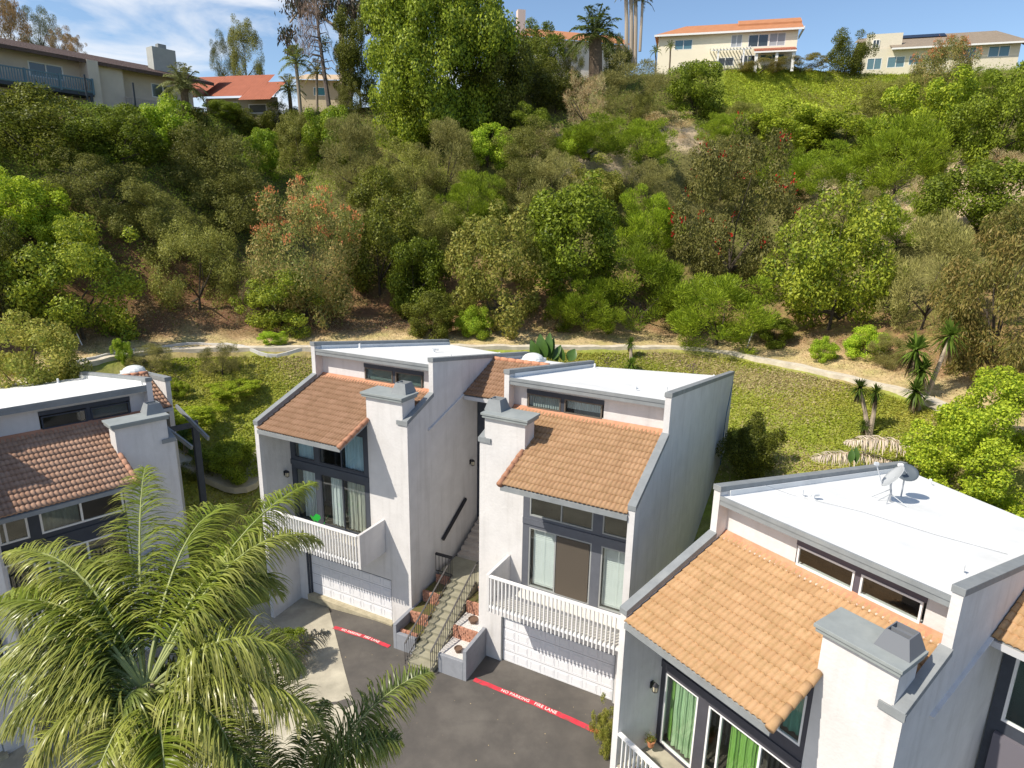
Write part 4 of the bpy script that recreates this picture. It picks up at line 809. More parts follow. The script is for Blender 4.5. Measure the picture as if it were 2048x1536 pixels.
H3=hillhouse(1722,136,103,2035,124,97,'beige hilltop house with brown shingle roof and long black solar panel, upper right',CREAM,solar);H3.scale=(1,1,.78);H1.scale=(1.22,1,1.16)
def low(r,L_):
    holes(MB(),0,L_,-5,2.0,0,.2,[(.3*L_,.45*L_,.3,1.6),(.6*L_,.85*L_,.3,1.3)]).build('wall',mat('tan_wall',(.42,.36,.26),.9),r);win(r,.3*L_,.45*L_,.3,1.6,.05);win(r,.6*L_,.85*L_,.3,1.3,.05,gl=mat('dim_pane',(.1,.1,.09),.3))
    MB().add([(-1,-1.2,2.0),(L_*.80,-1.2,2.0),(L_*.80,3,5.0),(1,3,5.0)],[(0,1,2,3)]).build('roof',SPANR,r);MB().add([(L_*.62,-2.2,1.4),(L_+.5,-2.2,1.4),(L_+.5,1.5,3.9),(L_*.62,1.5,3.9)],[(0,1,2,3)]).build('wing_roof',SPANR,r);MB().add([(-3.6,-2.4,1.7),(.8,-2.4,1.7),(2.2,1.3,4.6),(-3.6,1.3,4.6)],[(0,1,2,3)]).build('wing_roof',SPANR,r)
hillhouse(415,234,80,556,234,78,'low house with bright red-orange tile roof, between the long pinkish house and the palms',CREAM,low)
def white(r,L_):
    holes(MB(),0,L_,-3,3.0,0,.2,[(2.0,5,.6,2.),(7,8.5,.8,2),(11,13,.8,2.)]).build('wall',mat('white_wall',(.72,.68,.63),.9),r);[win(r,a,b,.7,2.,.05) for a,b in ((2.,5.),(7,8.5),(11,13.))]
    MB().add([(-.6,-.8,2.9),(L_+.6,-.8,2.9),(L_+.6,4,5.2),(2.2,4,5.2)],[(0,1,2,3)]).build('roof',SPAN,r);c=MB().box(.3,1.4,.5,1.6,2.9,6.6).build('chimney',mat('pink_chimney',(.66,.52,.47),.9),r)
    MB().box(-4,4,-3,-2.8,-1.2,.0).build('garden_wall',mat('pale_wall',(.6,.58,.55),.9),r)
hillhouse(1032,118,100,1250,112,104,'white house with orange tile roof and tall pinkish chimney, half hidden behind trees',CREAM,white)
def dist(r,L_):
    holes(MB(),0,L_,-2,3.5,0,.2,[(2,4,1.5,2.6),(6.5,7.6,1.5,2.6)]).build('wall',mat('sand_wall',(.55,.46,.32),.9),r);[win(r,a,b,1.5,2.6,.05,gl=mat('teal_glass',(.03,.20,.25),.2)) for a,b in ((2,4),(6.5,7.6))]
    MB().add([(-1,-1,3.4),(L_+1,-1,3.4),(L_,4,5.),(0,4,5.)],[(0,1,2,3)]).build('roof',mat('pale_tan_roof',(.5,.38,.26),.9),r)
hillhouse(600,214,95,690,212,95,'sandy house with teal windows glimpsed behind the leaning bare tree',CREAM,dist)
# iron fence in front of the cream house, thin dark railing
fe=empty('iron_fence',tuple(at(1355,146,92)),basis(at(1355,146,92),at(1450,150,90)),label='thin dark iron fence in front of the cream hilltop house',cat='fence')
t=MB();Lf=8.;t.box(0,Lf,-.02,.02,1.15,1.2);t.box(0,Lf,-.02,.02,.1,.15);[t.box(x-.012,x+.012,-.012,.012,0,1.2) for x in np.arange(0,Lf,.22)];t.build('picket',BLACK,fe)
# ------------------------------------------------------------------ vegetation prototypes (unit: radius 1, height 1)
PAL={'broad':((0.165,0.233,0.027),(0.264,0.354,0.044),(0.088,0.139,0.018)),'bright':((0.329,0.466,0.032),(0.528,0.620,0.059),(0.165,0.260,0.018)),'lime':((0.463,0.539,0.029),(0.620,0.620,0.059),(0.220,0.317,0.022)),
'fine':((0.253,0.362,0.032),(0.396,0.484,0.051),(0.132,0.186,0.022)),'olive':((0.253,0.242,0.067),(0.364,0.325,0.096),(0.143,0.145,0.038)),'dark':((0.115,0.145,0.024),(0.187,0.214,0.041),(0.048,0.065,0.011)),
'grey':((0.364,0.307,0.118),(0.507,0.409,0.177),(0.197,0.167,0.067)),'tan':((0.375,0.251,0.059),(0.595,0.354,0.104),(0.197,0.158,0.037)),'orange':((0.264,0.205,0.051),(0.440,0.260,0.088),(0.132,0.131,0.029)),'redfl':((0.165,0.155,0.050),(0.243,0.214,0.081),(0.084,0.094,0.029)),
'white':((0.220,0.288,0.037),(0.375,0.409,0.059),(0.099,0.149,0.021)),'mott':((0.329,0.317,0.051),(0.507,0.372,0.104),(0.176,0.186,0.029)),'dry':((0.528,0.354,0.206),(0.620,0.503,0.294),(0.287,0.176,0.104)),'gum':((0.220,0.186,0.074),(0.375,0.242,0.132),(0.111,0.102,0.044)),'pine':((0.099,0.121,0.032),(0.155,0.167,0.044),(0.044,0.060,0.018)),'straw':((0.620,0.595,0.251),(0.620,0.620,0.369),(0.551,0.354,0.147))}
PAL['olive']=((.185,.215,.065),(.27,.30,.10),(.10,.125,.035));PAL['grey']=((.25,.275,.12),(.35,.365,.18),(.14,.155,.065));PAL['redfl']=((.12,.15,.05),(.19,.21,.085),(.06,.08,.028));PAL['mott']=((.25,.29,.06),(.38,.36,.10),(.15,.19,.035));PAL['lime']=((.34,.40,.03),(.47,.50,.05),(.17,.24,.02))
for _k in list(PAL): PAL[_k]=tuple((min(.6,c[0]*1.22),min(.6,c[1]*1.12),c[2]*1.0) for c in PAL[_k])
for _k,_r in (('broad',.86),('fine',.84),('white',.86),('bright',.84),('lime',.84),('dark',.92)): PAL[_k]=tuple((c[0]*_r,c[1]*.96,c[2]) for c in PAL[_k])
for _k in PAL: PAL[_k]=tuple((c[0]*(.93 if _k in('olive','grey','dark','white','fine') else 1),min(.6,c[1]*1.03),c[2]*.95) for c in PAL[_k]) if _k not in ('dry','straw','gum') else PAL[_k]
PAL['big']=((.235,.305,.025),(.37,.43,.045),(.08,.13,.018));PAL['orange']=((.25,.225,.035),(.46,.25,.075),(.12,.13,.025))
for _k in ('broad','dark','olive','grey','redfl','fine','white'): PAL[_k]=tuple((c[0]*1.14,c[1]*1.0,c[2]*.85) for c in PAL[_k])
PAL['tan']=((.25,.25,.055),(.42,.31,.10),(.15,.16,.035));PAL['orange']=((.22,.27,.06),(.40,.29,.11),(.12,.15,.04))
def crown_data(kind,seed,n,size=.07,asp=.55,nc=34,cr=(.22,.40),up=.25,flat=1.,hole=0.,extra=None,droop=0,lobe=1.):
    g=np.random.default_rng(seed)
    # clumps in the shell of an egg
    a=g.uniform(0,2*np.pi,nc);zz=g.uniform(-.9,1,nc);rr=np.sqrt(np.clip(1-zz**2,0,1));d=np.stack([rr*np.cos(a),rr*np.sin(a),zz],1)
    rad=g.uniform(*cr,nc); R=(1-rad*.75)*g.uniform(.62,1.12,nc)*(1+lobe*(.16*np.sin(2*a+seed)+.1*np.sin(3*a+2*seed))); ctr=d*R[:,None]
    tone=g.uniform(0,1,nc)
    w=rad**2;ci=g.choice(nc,n,p=w/w.sum())
    q=unit(g.normal(0,1,(n,3))+.55*d[ci]); P=ctr[ci]+q*rad[ci][:,None]*(g.uniform(.0,1,(n,1))**.35)*1.02
    # drop leaves on the inside of neighbours, so gaps appear between clumps
    rlen=np.linalg.norm(P*np.array([1,1,1]),axis=1); keep=rlen>.22
    P=P[keep];q=q[keep];ci=ci[keep];n=len(P)
    c0,c1,c2=[np.array(x) for x in PAL[kind]]
    k=np.clip(tone[ci]*.6+g.normal(.2,.25,n),0,1)[:,None]; col=c0*(1-k)+c1*k; m=g.random(n)<.22; col[m]=c2
    Dn=q+np.array([0,0,up]); 
    if droop: Dn=Dn*np.array([.5,.5,.2])+np.array([0,0,-droop])
    V,Q,cc=leaves(P,Dn,size,asp,col,g,face=0. if asp<.2 or droop else 1.)
    if extra:
        ecol,en,esz,top=extra
        ci=g.choice(nc,en);q=unit(g.normal(0,.6,(en,3))+d[ci]+np.array([0,0,.5]));P2=ctr[ci]+q*rad[ci][:,None]*1.05
        ok=P2[:,2]>top;P2=P2[ok];q=q[ok]
        P2=np.repeat(P2,9,0)+g.normal(0,esz*.8,(len(P2)*9,3));q=np.repeat(q,9,0)
        V2,Q2,c3=leaves(P2,q,esz,.7,np.tile(ecol,(len(P2),1)),g); Q2=Q2+len(V);V=np.concatenate([V,V2]);Q=np.concatenate([Q,Q2]);cc=np.concatenate([cc,c3])
    rr_=np.percentile(np.hypot(V[:,0],V[:,1]),97);za,zb=np.percentile(V[:,2],[1.,99.3]);k=np.array([1/rr_,1/rr_,.97/(zb-za)]);off=np.array([0,0,-za*.97/(zb-za)+.03])
    V=V*k+off; return V,Q,cc,ctr*k*.85+off
def trunk_mb(ctr,g,r=.06,n=7,base=.0):
    t=MB();idx=g.choice(len(ctr),min(n,len(ctr)),replace=False);fork=Vector((g.uniform(-.05,.05),g.uniform(-.05,.05),.18))
    t.tube([(0,0,-.15),(0,0,.0),tuple(fork)],[r*1.5,r*1.1,r*.8],7)
    for i in idx:
        c=Vector(ctr[i]);m_=(fork+c)/2+Vector(g.normal(0,.06,3));t.tube([fork,m_,c],[r*.6,r*.35,r*.12],5)
    return t
KINDS={ # leaves, leaf size, aspect, clumps, clump radius, up, extra
'broad':dict(n=20000,size=.058,asp=.6,nc=46,cr=(.17,.34)),'bright':dict(n=20000,size=.058,asp=.6,nc=46,cr=(.17,.34)),'fine':dict(n=24000,size=.085,asp=.13,up=.9,nc=70,cr=(.13,.27)),'olive':dict(n=26000,size=.045,asp=.35,up=.5,nc=60,cr=(.15,.30)),'dark':dict(n=20000,size=.052,asp=.55,nc=46,cr=(.17,.33)),
'grey':dict(n=20000,size=.065,asp=.15,up=.7,nc=60,cr=(.13,.27)),'tan':dict(n=22000,size=.058,asp=.3,droop=.6,nc=70,cr=(.12,.26)),'orange':dict(n=24000,size=.045,asp=.4,nc=70,cr=(.14,.27),lobe=.2,extra=((.60,.24,.10),520,.028,.28)),
'redfl':dict(n=26000,size=.045,asp=.4,nc=80,cr=(.12,.25),lobe=.4,extra=((.50,.03,.02),55,.034,-.3)),'white':dict(n=22000,size=.052,asp=.5,nc=56,cr=(.14,.29),extra=((.42,.44,.24),60,.018,.1)),'mott':dict(n=20000,size=.052,asp=.55,nc=60,cr=(.13,.28)),
'dry':dict(n=7000,size=.15,asp=.035,up=.4,nc=50,cr=(.13,.28)),'lime':dict(n=20000,size=.058,asp=.6,nc=50,cr=(.15,.3)),'gum':dict(n=14000,size=.05,asp=.3,droop=.9,nc=44,cr=(.13,.26)),'pine':dict(n=16000,size=.07,asp=.13,nc=40,cr=(.16,.30),up=.2)}
def mesh_only(name,V,Q,c,m):
    o=arr_mesh(name,V,Q,c,m);me=o.data;bpy.data.objects.remove(o);return me
PROTO={}
for ki,(k,v) in enumerate(KINDS.items()):
    v=dict(v);L_=[]
    for s_ in range(3):
        V,Q,c,ctr=crown_data(k,100*ki+s_,**v);g=np.random.default_rng(s_+ki)
        me=mesh_only('crown',V,Q,c,TWIG if k=='dry' else LEAF); to=trunk_mb(ctr,g,.03,5).build('trunk',DBARK);tm=to.data;bpy.data.objects.remove(to);L_.append((me,tm))
    PROTO[k]=L_
GRP={'broad':'leafy green shrubs on the slope','bright':'bright green shrubs on the slope','fine':'feathery green shrubs on the slope','olive':'olive-grey chaparral shrubs on the slope','dark':'dark green shrubs on the slope','grey':'grey-green brush on the slope','dry':'dead grey brush on the slope'}
cnt=[0]
def plant(x,yb,wpx,hpx,kind,label,Y=None,name=None,cat=None,proto=None,sink=.12):
    p=at(x,yb,Y) if Y else hit(x,yb); mpp=depth(p)/F; w_=wpx*mpp/2*.98; h=hpx*mpp*(.98 if hpx>150 else 1.04)
    cnt[0]+=1;i=cnt[0]; tree=h>5.5
    nm=name or ('dead_bush' if kind=='dry' else 'tree' if tree else 'shrub')
    r=empty(nm,(p[0],p[1],p[2]-h*sink*.5),label=label,cat=cat or ('dead bush' if kind=='dry' else 'tree' if tree else 'shrub'),group=GRP.get(kind))
    me,tm=proto or PROTO[kind][i%3]
    for n_,m_ in (('crown',me),('trunk',tm)):
        o=bpy.data.objects.new(n_,m_);C.objects.link(o);o.parent=r;o.rotation_euler=(0,0,i*2.4);o.scale=(w_,w_,h)
    return r
SH=[
(70,335,230,165,'dark','broad dark leafy tree below the long pinkish house at the left edge'),
(250,335,190,120,'broad','dark green leafy shrub below the deck of the pinkish house'),
(350,300,130,100,'bright','sunlit leafy shrub under the short palm by the pinkish house'),
(405,335,110,110,'dark','dark shrub right of the sunlit leafy shrub under the short palm'),
(505,275,80,50,'dark','dark shrub in front of the red-orange roofed house'),
(210,440,200,125,'olive','rounded olive shrub above the yellow-green tree at the left'),
(65,480,190,130,'lime','bright yellow-green tree at the left edge of the slope'),
(125,520,130,100,'lime','lower yellow-green shrub right of the bright left-edge tree'),
(320,500,170,130,'olive','olive shrub left of the round olive one in the left hollow'),
(430,410,200,150,'olive','large olive shrub in the upper left of the slope'),
(10,640,150,220,'dark','dark narrow tree at the left edge, middle height'),
(170,680,240,250,'white','tall dark leafy tree with pale flower tips, left side above the kerb'),
(60,800,210,175,'mott','olive-brown bush standing over the lower left corner roof'),
(400,620,190,190,'olive','round billowing olive shrub left of the orange-flowering tree'),
(470,480,170,130,'olive','olive shrub above the round billowing one'),
(615,640,230,280,'orange','tree with orange flower clusters on top, left of centre'),
(565,660,190,120,'white','pale-flowered leafy bush at the foot of the orange-flowering tree'),
(495,650,50,90,'dry','pale dead bush left of the orange-flowering tree'),
(530,350,90,85,'bright','yellow-green shrub above the orange-flowering tree, left'),
(600,330,120,100,'olive','olive shrub below the leaning bare tree'),
(575,270,100,60,'dark','low dark shrub right of the red-orange roof'),
(575,205,50,60,'broad','leafy tree in front of the sandy house, between the slim palms'),(700,225,60,60,'olive','olive bush at the foot of the ivy-covered tree'),
(450,238,90,34,'broad','low hedge in front of the red-orange roofed house'),
(665,330,110,110,'bright','bright green shrub below the ivy-covered tree'),
(720,395,170,160,'grey','grey-green shrub below the biggest bright green tree, left'),
(830,410,140,120,'olive','olive shrub below the biggest bright green tree, centre'),
(770,470,160,130,'dark','dark leafy shrub right of the orange-flowering tree top'),
(890,390,150,140,'grey','grey-green shrub below the biggest bright green tree, right'),
(945,470,150,120,'fine','feathery shrub left of the central slope trees'),
(860,500,140,110,'olive','olive shrub in the middle of the slope above the leafy pair'),
(760,590,190,200,'dark','tall dark leafy tree right of the orange-flowering tree'),
(840,630,140,150,'broad','leafy green shrub left of the mottled yellow tree'),
(865,672,120,90,'dark','dense dark bush at the foot of the slope above the left white roof'),
(1000,645,230,240,'mott','mottled yellow-green tree in the centre of the slope'),
(950,672,80,60,'bright','small light tree with thin pale trunk beside the path'),
(1145,590,220,240,'broad','tall leafy green tree in the centre right of the slope'),
(1110,450,170,140,'grey','grey-green shrub above the tall central tree'),
(1035,430,140,110,'olive','olive shrub above the mottled yellow tree'),
(1170,665,170,120,'fine','feathery light shrub nearest the path, left of the pair'),
(1280,650,220,190,'fine','large feathery bright shrub left of the red-flowering tree'),
(1430,690,250,140,'fine','spreading feathery shrub at the foot of the red-flowering tree'),
(1290,510,150,130,'fine','feathery shrub left of the red-flowering tree, higher up'),
(1455,580,230,330,'redfl','large dark tree with scattered red flowers, right of centre'),
(1440,400,150,120,'redfl','dark upper shrub with red flowers above the large red-flowering tree'),
(1655,660,250,290,'white','round leafy tree with cream flower tips and forked trunk, right side'),
(1840,660,210,240,'grey','grey-green wispy tree right of the cream-flowered tree'),
(1980,740,250,330,'tan','tall tan-leafed tree at the right edge'),
(1545,690,90,60,'broad','low green bush on the bank left of the cream-flowered tree'),
(1645,720,60,48,'bright','small leafy bush by the right part of the path'),
(1728,712,90,60,'bright','low bright bush on the dry bank, right of the cream-flowered tree'),
(1770,732,80,65,'grey','brownish wispy bush left of the spiky yuccas'),
(1180,320,170,85,'fine','bright feathery shrub in the middle of the upper slope'),
(1280,330,150,85,'fine','second bright feathery shrub in the middle of the upper slope, to the right'),
(1060,345,150,100,'olive','olive shrub left of the bright feathery pair'),
(975,335,120,80,'bright','yellow-green shrub at the foot of the biggest tree'),
(1185,420,150,100,'mott','yellow-brown mottled shrub in the upper centre'),
(1290,425,130,100,'grey','grey wispy shrub left of the upper red flowers'),
(1085,520,110,90,'white','white-flecked shrub between the mottled and the leafy tree'),
(1385,235,120,105,'broad','dark rounded shrub below the iron fence'),
(1260,240,170,110,'grey','grey-brown brush below the tall thin palms'),
(1170,262,100,110,'dry','pale dead brush on the upper slope right of centre'),
(1100,300,90,50,'dry','dead grey twigs above the olive shrub, upper centre'),
(1330,275,110,50,'dry','low dead brush beside the bare earth patch'),
(1110,225,130,90,'dark','dark shrub left of the pale dead brush'),
(1050,200,130,110,'dark','shaded dark shrub right of the biggest tree'),
(1060,285,90,70,'broad','small green shrub in the shade right of the biggest tree'),
(1480,265,110,60,'olive','olive-brown shrub at the left end of the hilltop lawn'),
(1440,290,100,60,'fine','feathery shrub below the hilltop lawn, left'),
(1560,300,200,82,'lime','yellow-green shrub below the hilltop lawn, centre'),
(1690,320,190,90,'lime','yellow-green shrub below the hilltop lawn, right'),
(1790,390,210,150,'fine','feathery shrub below the tallest yellow-green one'),
(1850,310,200,150,'lime','tallest yellow-green tree on the right slope'),
(1640,400,180,110,'fine','feathery shrub right of the red-flowering tree top'),
(1555,390,110,90,'fine','narrow feathery shrub touching the red-flowering tree, right'),
(1690,480,130,110,'grey','grey brush above the cream-flowered tree'),
(1790,500,150,110,'fine','bright feathery shrub below the fallen branches'),
(1945,480,200,160,'broad','green shrub at the right of the slope, beside the fallen branches'),
(2020,520,130,120,'olive','olive shrub at the right edge above the tan-leafed tree'),
(1990,330,170,200,'broad','dense green tree in the upper right corner'),
(1875,215,120,130,'orange','thin brownish-green tree before the solar-panelled house'),
(1960,200,100,60,'fine','small bright shrub before the right end of the solar-panelled house'),
(1780,230,140,70,'olive','low olive shrub on the hilltop lawn, right'),
(1600,145,100,32,'tan','low brown hedge before the cream house, right half'),(1520,150,110,28,'tan','low brown hedge before the cream house, left half'),
(1635,118,56,46,'broad','thin tree between the two right hilltop houses, left'),(1690,148,90,78,'dark','leafy dark tree at the left corner of the solar-panelled house'),
(1665,140,50,34,'bright','small bright shrub between the two right hilltop houses'),
(2040,120,50,60,'dark','dark tree at the top right corner beside the solar-panelled house'),
(1850,440,110,80,'dry','fallen grey branches on the bare earth, right'),(1580,410,90,50,'dry','grey twigs above the cream-flowered tree'),
(2010,370,110,70,'dry','grey dry brush at the right edge'),(1120,655,60,40,'dry','low dry twigs under the feathery shrub by the path'),
(245,727,42,48,'bright','small bright green bush by the kerb on the left'),(300,745,85,58,'grey','rounded grey-brown bush on the left bank'),(445,752,85,66,'grey','rounded grey-green bush below the kerb'),
(545,690,60,28,'bright','low bright green tuft above the path, left'),
(1500,960,130,130,'dark','dark shaded bush behind the shuttered townhouse, right'),
(470,955,120,75,'broad','rounded hedge bush beside the walkway left of the left middle townhouse'),(395,955,80,40,'dark','low shaded bush inside the walkway corner'),
(392,850,120,40,'lime','sprawling bright shrub behind the dark trellis'),(470,790,110,26,'lime','sprawling green shrub on the bank behind the trellis, higher one'),(352,790,60,30,'lime','sprawling shrub left of the bank behind the trellis'),
(1285,262,60,80,'olive','olive shrub left of the dark rounded one below the fence'),
(1230,168,60,90,'dark','dark ivy-like tree between the big palm and the tall thin palms'),(1290,120,90,70,'dark','dark tree behind the tall thin palms'),
(1080,170,110,120,'broad','leafy tree hiding the white hilltop house'),(1140,165,60,80,'olive','olive tree left of the big date palm'),
(1150,320,80,55,'bright','small yellow shrub among the upper feathery ones'),
]
# some shapes of the lower left bank stay green cover; place everything else
for a in SH: plant(*a)
for i,(x,y,w_,h_,k_) in enumerate(((2140,300,200,170,'fine'),(2180,470,230,190,'broad'),(2260,640,240,230,'olive'),(2330,380,220,180,'lime'),(2420,520,240,200,'broad'),(2150,200,160,110,'olive'),(-110,330,200,160,'dark'),(-150,480,220,170,'lime'),(-170,640,240,220,'olive'),(-260,400,220,180,'broad'))):
    plant(x,y,w_,h_,k_,['feathery green shrub just beyond the upper right edge','leafy green shrub just beyond the right edge at mid slope','round olive shrub outside the right edge near the path','yellow-green shrub far outside the upper right edge','leafy green shrub far outside the right edge at mid slope','low olive shrub outside the right edge near the hilltop','dark green shrub outside the upper left edge','yellow-green shrub outside the left edge at mid slope','round olive shrub outside the left edge near the path','leafy shrub far outside the left edge'][i])['group']='shrubs on the slope beyond the side edges of the photo'
# ---- special trees
def bigproto(kind,seed,**k):
    V,Q,c,ctr=crown_data(kind,seed,**k);g=np.random.default_rng(seed);me=mesh_only('crown',V,Q,c,LEAF);to=trunk_mb(ctr,g,.03,8).build('trunk',DBARK);tm=to.data;bpy.data.objects.remove(to);return me,tm
plant(880,290,290,350,'bright','biggest bright green broad-leafed tree, top centre of the photo',name='tree',cat='tree',proto=bigproto('big',917,n=140000,size=.029,asp=.75,nc=240,cr=(.11,.23),up=.1,lobe=.15))
plant(1000,262,150,190,'dark','broad dark shaded tree directly right of the biggest green tree',name='tree',cat='tree')
plant(722,215,140,190,'dark','dense ivy-covered dark tree left of the biggest green tree',name='tree',cat='tree',proto=bigproto('dark',902,n=36000,size=.04,asp=.5,nc=80,cr=(.12,.24)),Y=84)
plant(935,270,150,100,'bright','lower leafy lobe-shaped tree at the right foot of the biggest green tree',name='tree',cat='tree',proto=bigproto('big',905,n=30000,size=.045,asp=.75,nc=70,cr=(.12,.24)))
pb=bigproto('lime',903,n=80000,size=.034,asp=.6,nc=190,cr=(.09,.17),up=.6,lobe=.2)
plant(1985,1030,330,300,'lime','large bright lime-green tree at the right edge behind the dish',name='tree',cat='tree',proto=pb,Y=25.5)
plant(495,172,85,125,'olive','tall rounded gum tree against the sky, left of the bare tree',name='gum_tree',cat='tree',Y=95)
plant(448,165,55,95,'pine','dark cypress-like tree left of the rounded gum tree',name='pine_tree',cat='tree',Y=97)
plant(85,110,85,90,'pine','dark pine top behind the long pinkish house',name='pine_tree',cat='tree',Y=85)
plant(25,112,110,105,'gum','brown-leafed gum tree at the top left corner',name='gum_tree',cat='tree',Y=80);plant(125,118,60,60,'gum','smaller brown gum tree behind the pinkish house roof',name='gum_tree',cat='tree',Y=82)
plant(155,118,40,42,'gum','thin dark sapling at the right end of the pinkish roof',name='gum_tree',cat='tree',Y=80);plant(20,60,40,60,'gum','shaggy palm-like tree top at the top left corner',name='gum_tree',cat='tree',Y=84)
# eucalyptus with pale trunks
def euc():
    b=at(690,215,88);r=empty('eucalyptus_tree',tuple(b),label='tall eucalyptus with two pale trunks and hanging brown-green foliage, top of the photo',cat='tree')
    P=lambda x,y,dy=0:tuple(at(x,y,88+dy)-b);t=MB()
    for pth,rd in (([(690,215),(684,120),(683,60),(677,0),(672,-60)],.42),([(700,215),(703,120),(705,60),(706,0),(708,-70)],.38),([(684,66),(660,45),(640,30),(600,20),(580,45)],.2),([(706,30),(720,10),(740,-30)],.22),([(683,80),(695,50),(700,66)],.16)):
        t.tube([P(x,y) for x,y in pth],[rd*(1-.12*i) for i in range(len(pth))],7)
    t.build('trunk',PALEBARK,r)
    g=np.random.default_rng(5);Ps=[]
    for x,y,rx,ry,n in ((600,10,34,30,700),(575,70,18,20,300),(582,100,14,12,160),(655,5,30,24,500),(720,20,36,30,800),(770,10,46,36,1000),(748,55,22,16,300),(690,20,20,26,300),(640,30,14,12,150)):
        q=g.normal(0,.45,(n,2));d=g.normal(0,1.2,n)
        for (a,c_),e in zip(q,d): Ps.append(at(x+a*rx,y+c_*ry,88+e)-b)
    Ps=np.array(Ps);V,Q,c=leaves(Ps,np.tile([0,0,-1.],(len(Ps),1)),.55,.32,np.where(g.random((len(Ps),1))<.4,np.array([[.11,.075,.05]]),np.array([[.07,.08,.04]])),g,.4);arr_mesh('crown',V,Q,c,LEAF,r)
euc()
def pinetop():
    b=at(775,160,92);r=empty('pine_tree',tuple(b),label='dark pine crown hanging in from the top edge, left of the biggest green tree',cat='tree');g=np.random.default_rng(8)
    MB().tube([(0,0,0),tuple(at(778,60,92)-b),tuple(at(780,-80,92)-b)],[.4,.3,.2],7).build('trunk',BARK,r)
    Ps=[]
    for _ in range(40):
        x,y=g.uniform(735,835),g.uniform(-30,45)
        q=at(x,y,92+g.normal(0,1.5))-b;Ps.append(q+g.normal(0,1,(110,3))*np.array([.7,.7,.35]))
    Ps=np.concatenate(Ps);V,Q,c=leaves(Ps,g.normal(0,1,Ps.shape),.4,.16,np.tile([.035,.05,.025],(len(Ps),1)),g);arr_mesh('crown',V,Q,c,LEAF,r)
pinetop()
def bare():
    b=at(658,212,82);r=empty('bare_tree',tuple(b),label='leaning nearly bare tree with drooping brown twigs against the sky',cat='tree');g=np.random.default_rng(9);t=MB()
    pth=[(658,212),(652,170),(645,120),(638,70),(633,20),(632,-20)];t.tube([tuple(at(x,y,82)-b) for x,y in pth],[.3,.26,.22,.18,.13,.08],7)
    for k in range(26):
        y=g.uniform(10,140);x=np.interp(y,[-20,20,70,120,170],[632,633,638,645,652]);s_=-1 if g.random()<.7 else 1;ln=g.uniform(15,48)
        a=at(x,y,82)-b;m_=at(x+s_*ln*.5,y-4,82+g.normal(0,1))-b;e=at(x+s_*ln,y+g.uniform(8,30),82+g.normal(0,2))-b;t.tube([tuple(a),tuple(m_),tuple(e)],[.07,.045,.015],4)
    t.build('trunk',mat('grey_bark',(.16,.13,.115),.95,noise=.3,nscale=5),r)
    Ps=[]
    for _ in range(1500):
        y=g.uniform(0,110)*1.;x=np.interp(y,[0,70,140],[622,612,605])+g.normal(0,13);Ps.append(at(x,y,82+g.normal(0,1.3))-b)
    Ps=np.array(Ps);V,Q,c=leaves(Ps,np.tile([.15,0,-1.],(len(Ps),1)),.75,.05,np.tile([.22,.155,.12],(len(Ps),1)),g,.3);arr_mesh('twigs',V,Q,c,TWIG,r)
bare()
# ------------------------------------------------------------------ palms
def frond_arrays(P0,P1,P2,ll,g,n=46,lw=.03,droop=.6,col=(.16,.22,.03),tipc=(.3,.27,.05),segs=3,plum=.35,wire=None,start=.12):
    """frond along a quadratic curve; leaflets as narrow strips that droop"""
    P0,P1,P2=map(lambda q:np.array(q,float),(P0,P1,P2));t=np.linspace(start,1,n);B=((1-t)**2)[:,None]*P0+(2*t*(1-t))[:,None]*P1+(t**2)[:,None]*P2
    Tn=unit(2*(1-t)[:,None]*(P1-P0)+2*t[:,None]*(P2-P1)); up=np.array([0,0,1.]);S=unit(np.cross(Tn,up));U=np.cross(S,Tn)
    V=[];Q=[];Cc=[]
    for i in range(n):
        prof=math.sin(math.pi*min(1,.18+t[i]*.8))**.6
        for sd in (-1,1):
            for rep in range(2 if plum>.2 else 1):
                L_=ll*prof*g.uniform(.75,1.1); d=S[i]*sd*g.uniform(.75,1)+Tn[i]*g.uniform(.25,.7)+U[i]*g.uniform(-plum,plum*1.6); d=d/np.linalg.norm(d)
                p=B[i].copy(); wv=np.cross(d,up); wv=wv/max(1e-6,np.linalg.norm(wv)); wv=wv*math.cos(0)+0; tw=g.uniform(-.6,.6); wd=unit((wv+np.array([0,0,tw]))[None])[0]
                k=len(V); cc=np.array(col)*g.uniform(.7,1.35)
                for s_ in range(segs+1):
                    f=s_/segs; w_=lw*(math.sin(math.pi*min(.98,.15+f*.85))**.7)*.5+.001
                    V+=[p-wd*w_,p+wd*w_]; c_=cc*(1-f**2)+np.array(tipc)*f**2 if g.random()<1 else cc; Cc+=[c_,c_]
                    if s_<segs: dd=d+np.array([0,0,-droop])*((f+.5/segs)**1.4)*2.0; dd=dd/np.linalg.norm(dd); p=p+dd*L_/segs
                    if s_: Q.append([k+2*s_-2,k+2*s_-1,k+2*s_+1,k+2*s_])
    return np.array(V),np.array(Q),np.array(Cc)
def rachis(mb,P0,P1,P2,r0,n=12,r1=.006):
    P0,P1,P2=map(Vector,(P0,P1,P2));mb.tube([(1-t)**2*P0+2*t*(1-t)*P1+t*t*P2 for t in np.linspace(0,1,n)],list(np.linspace(r0,r1,n)),6);return mb
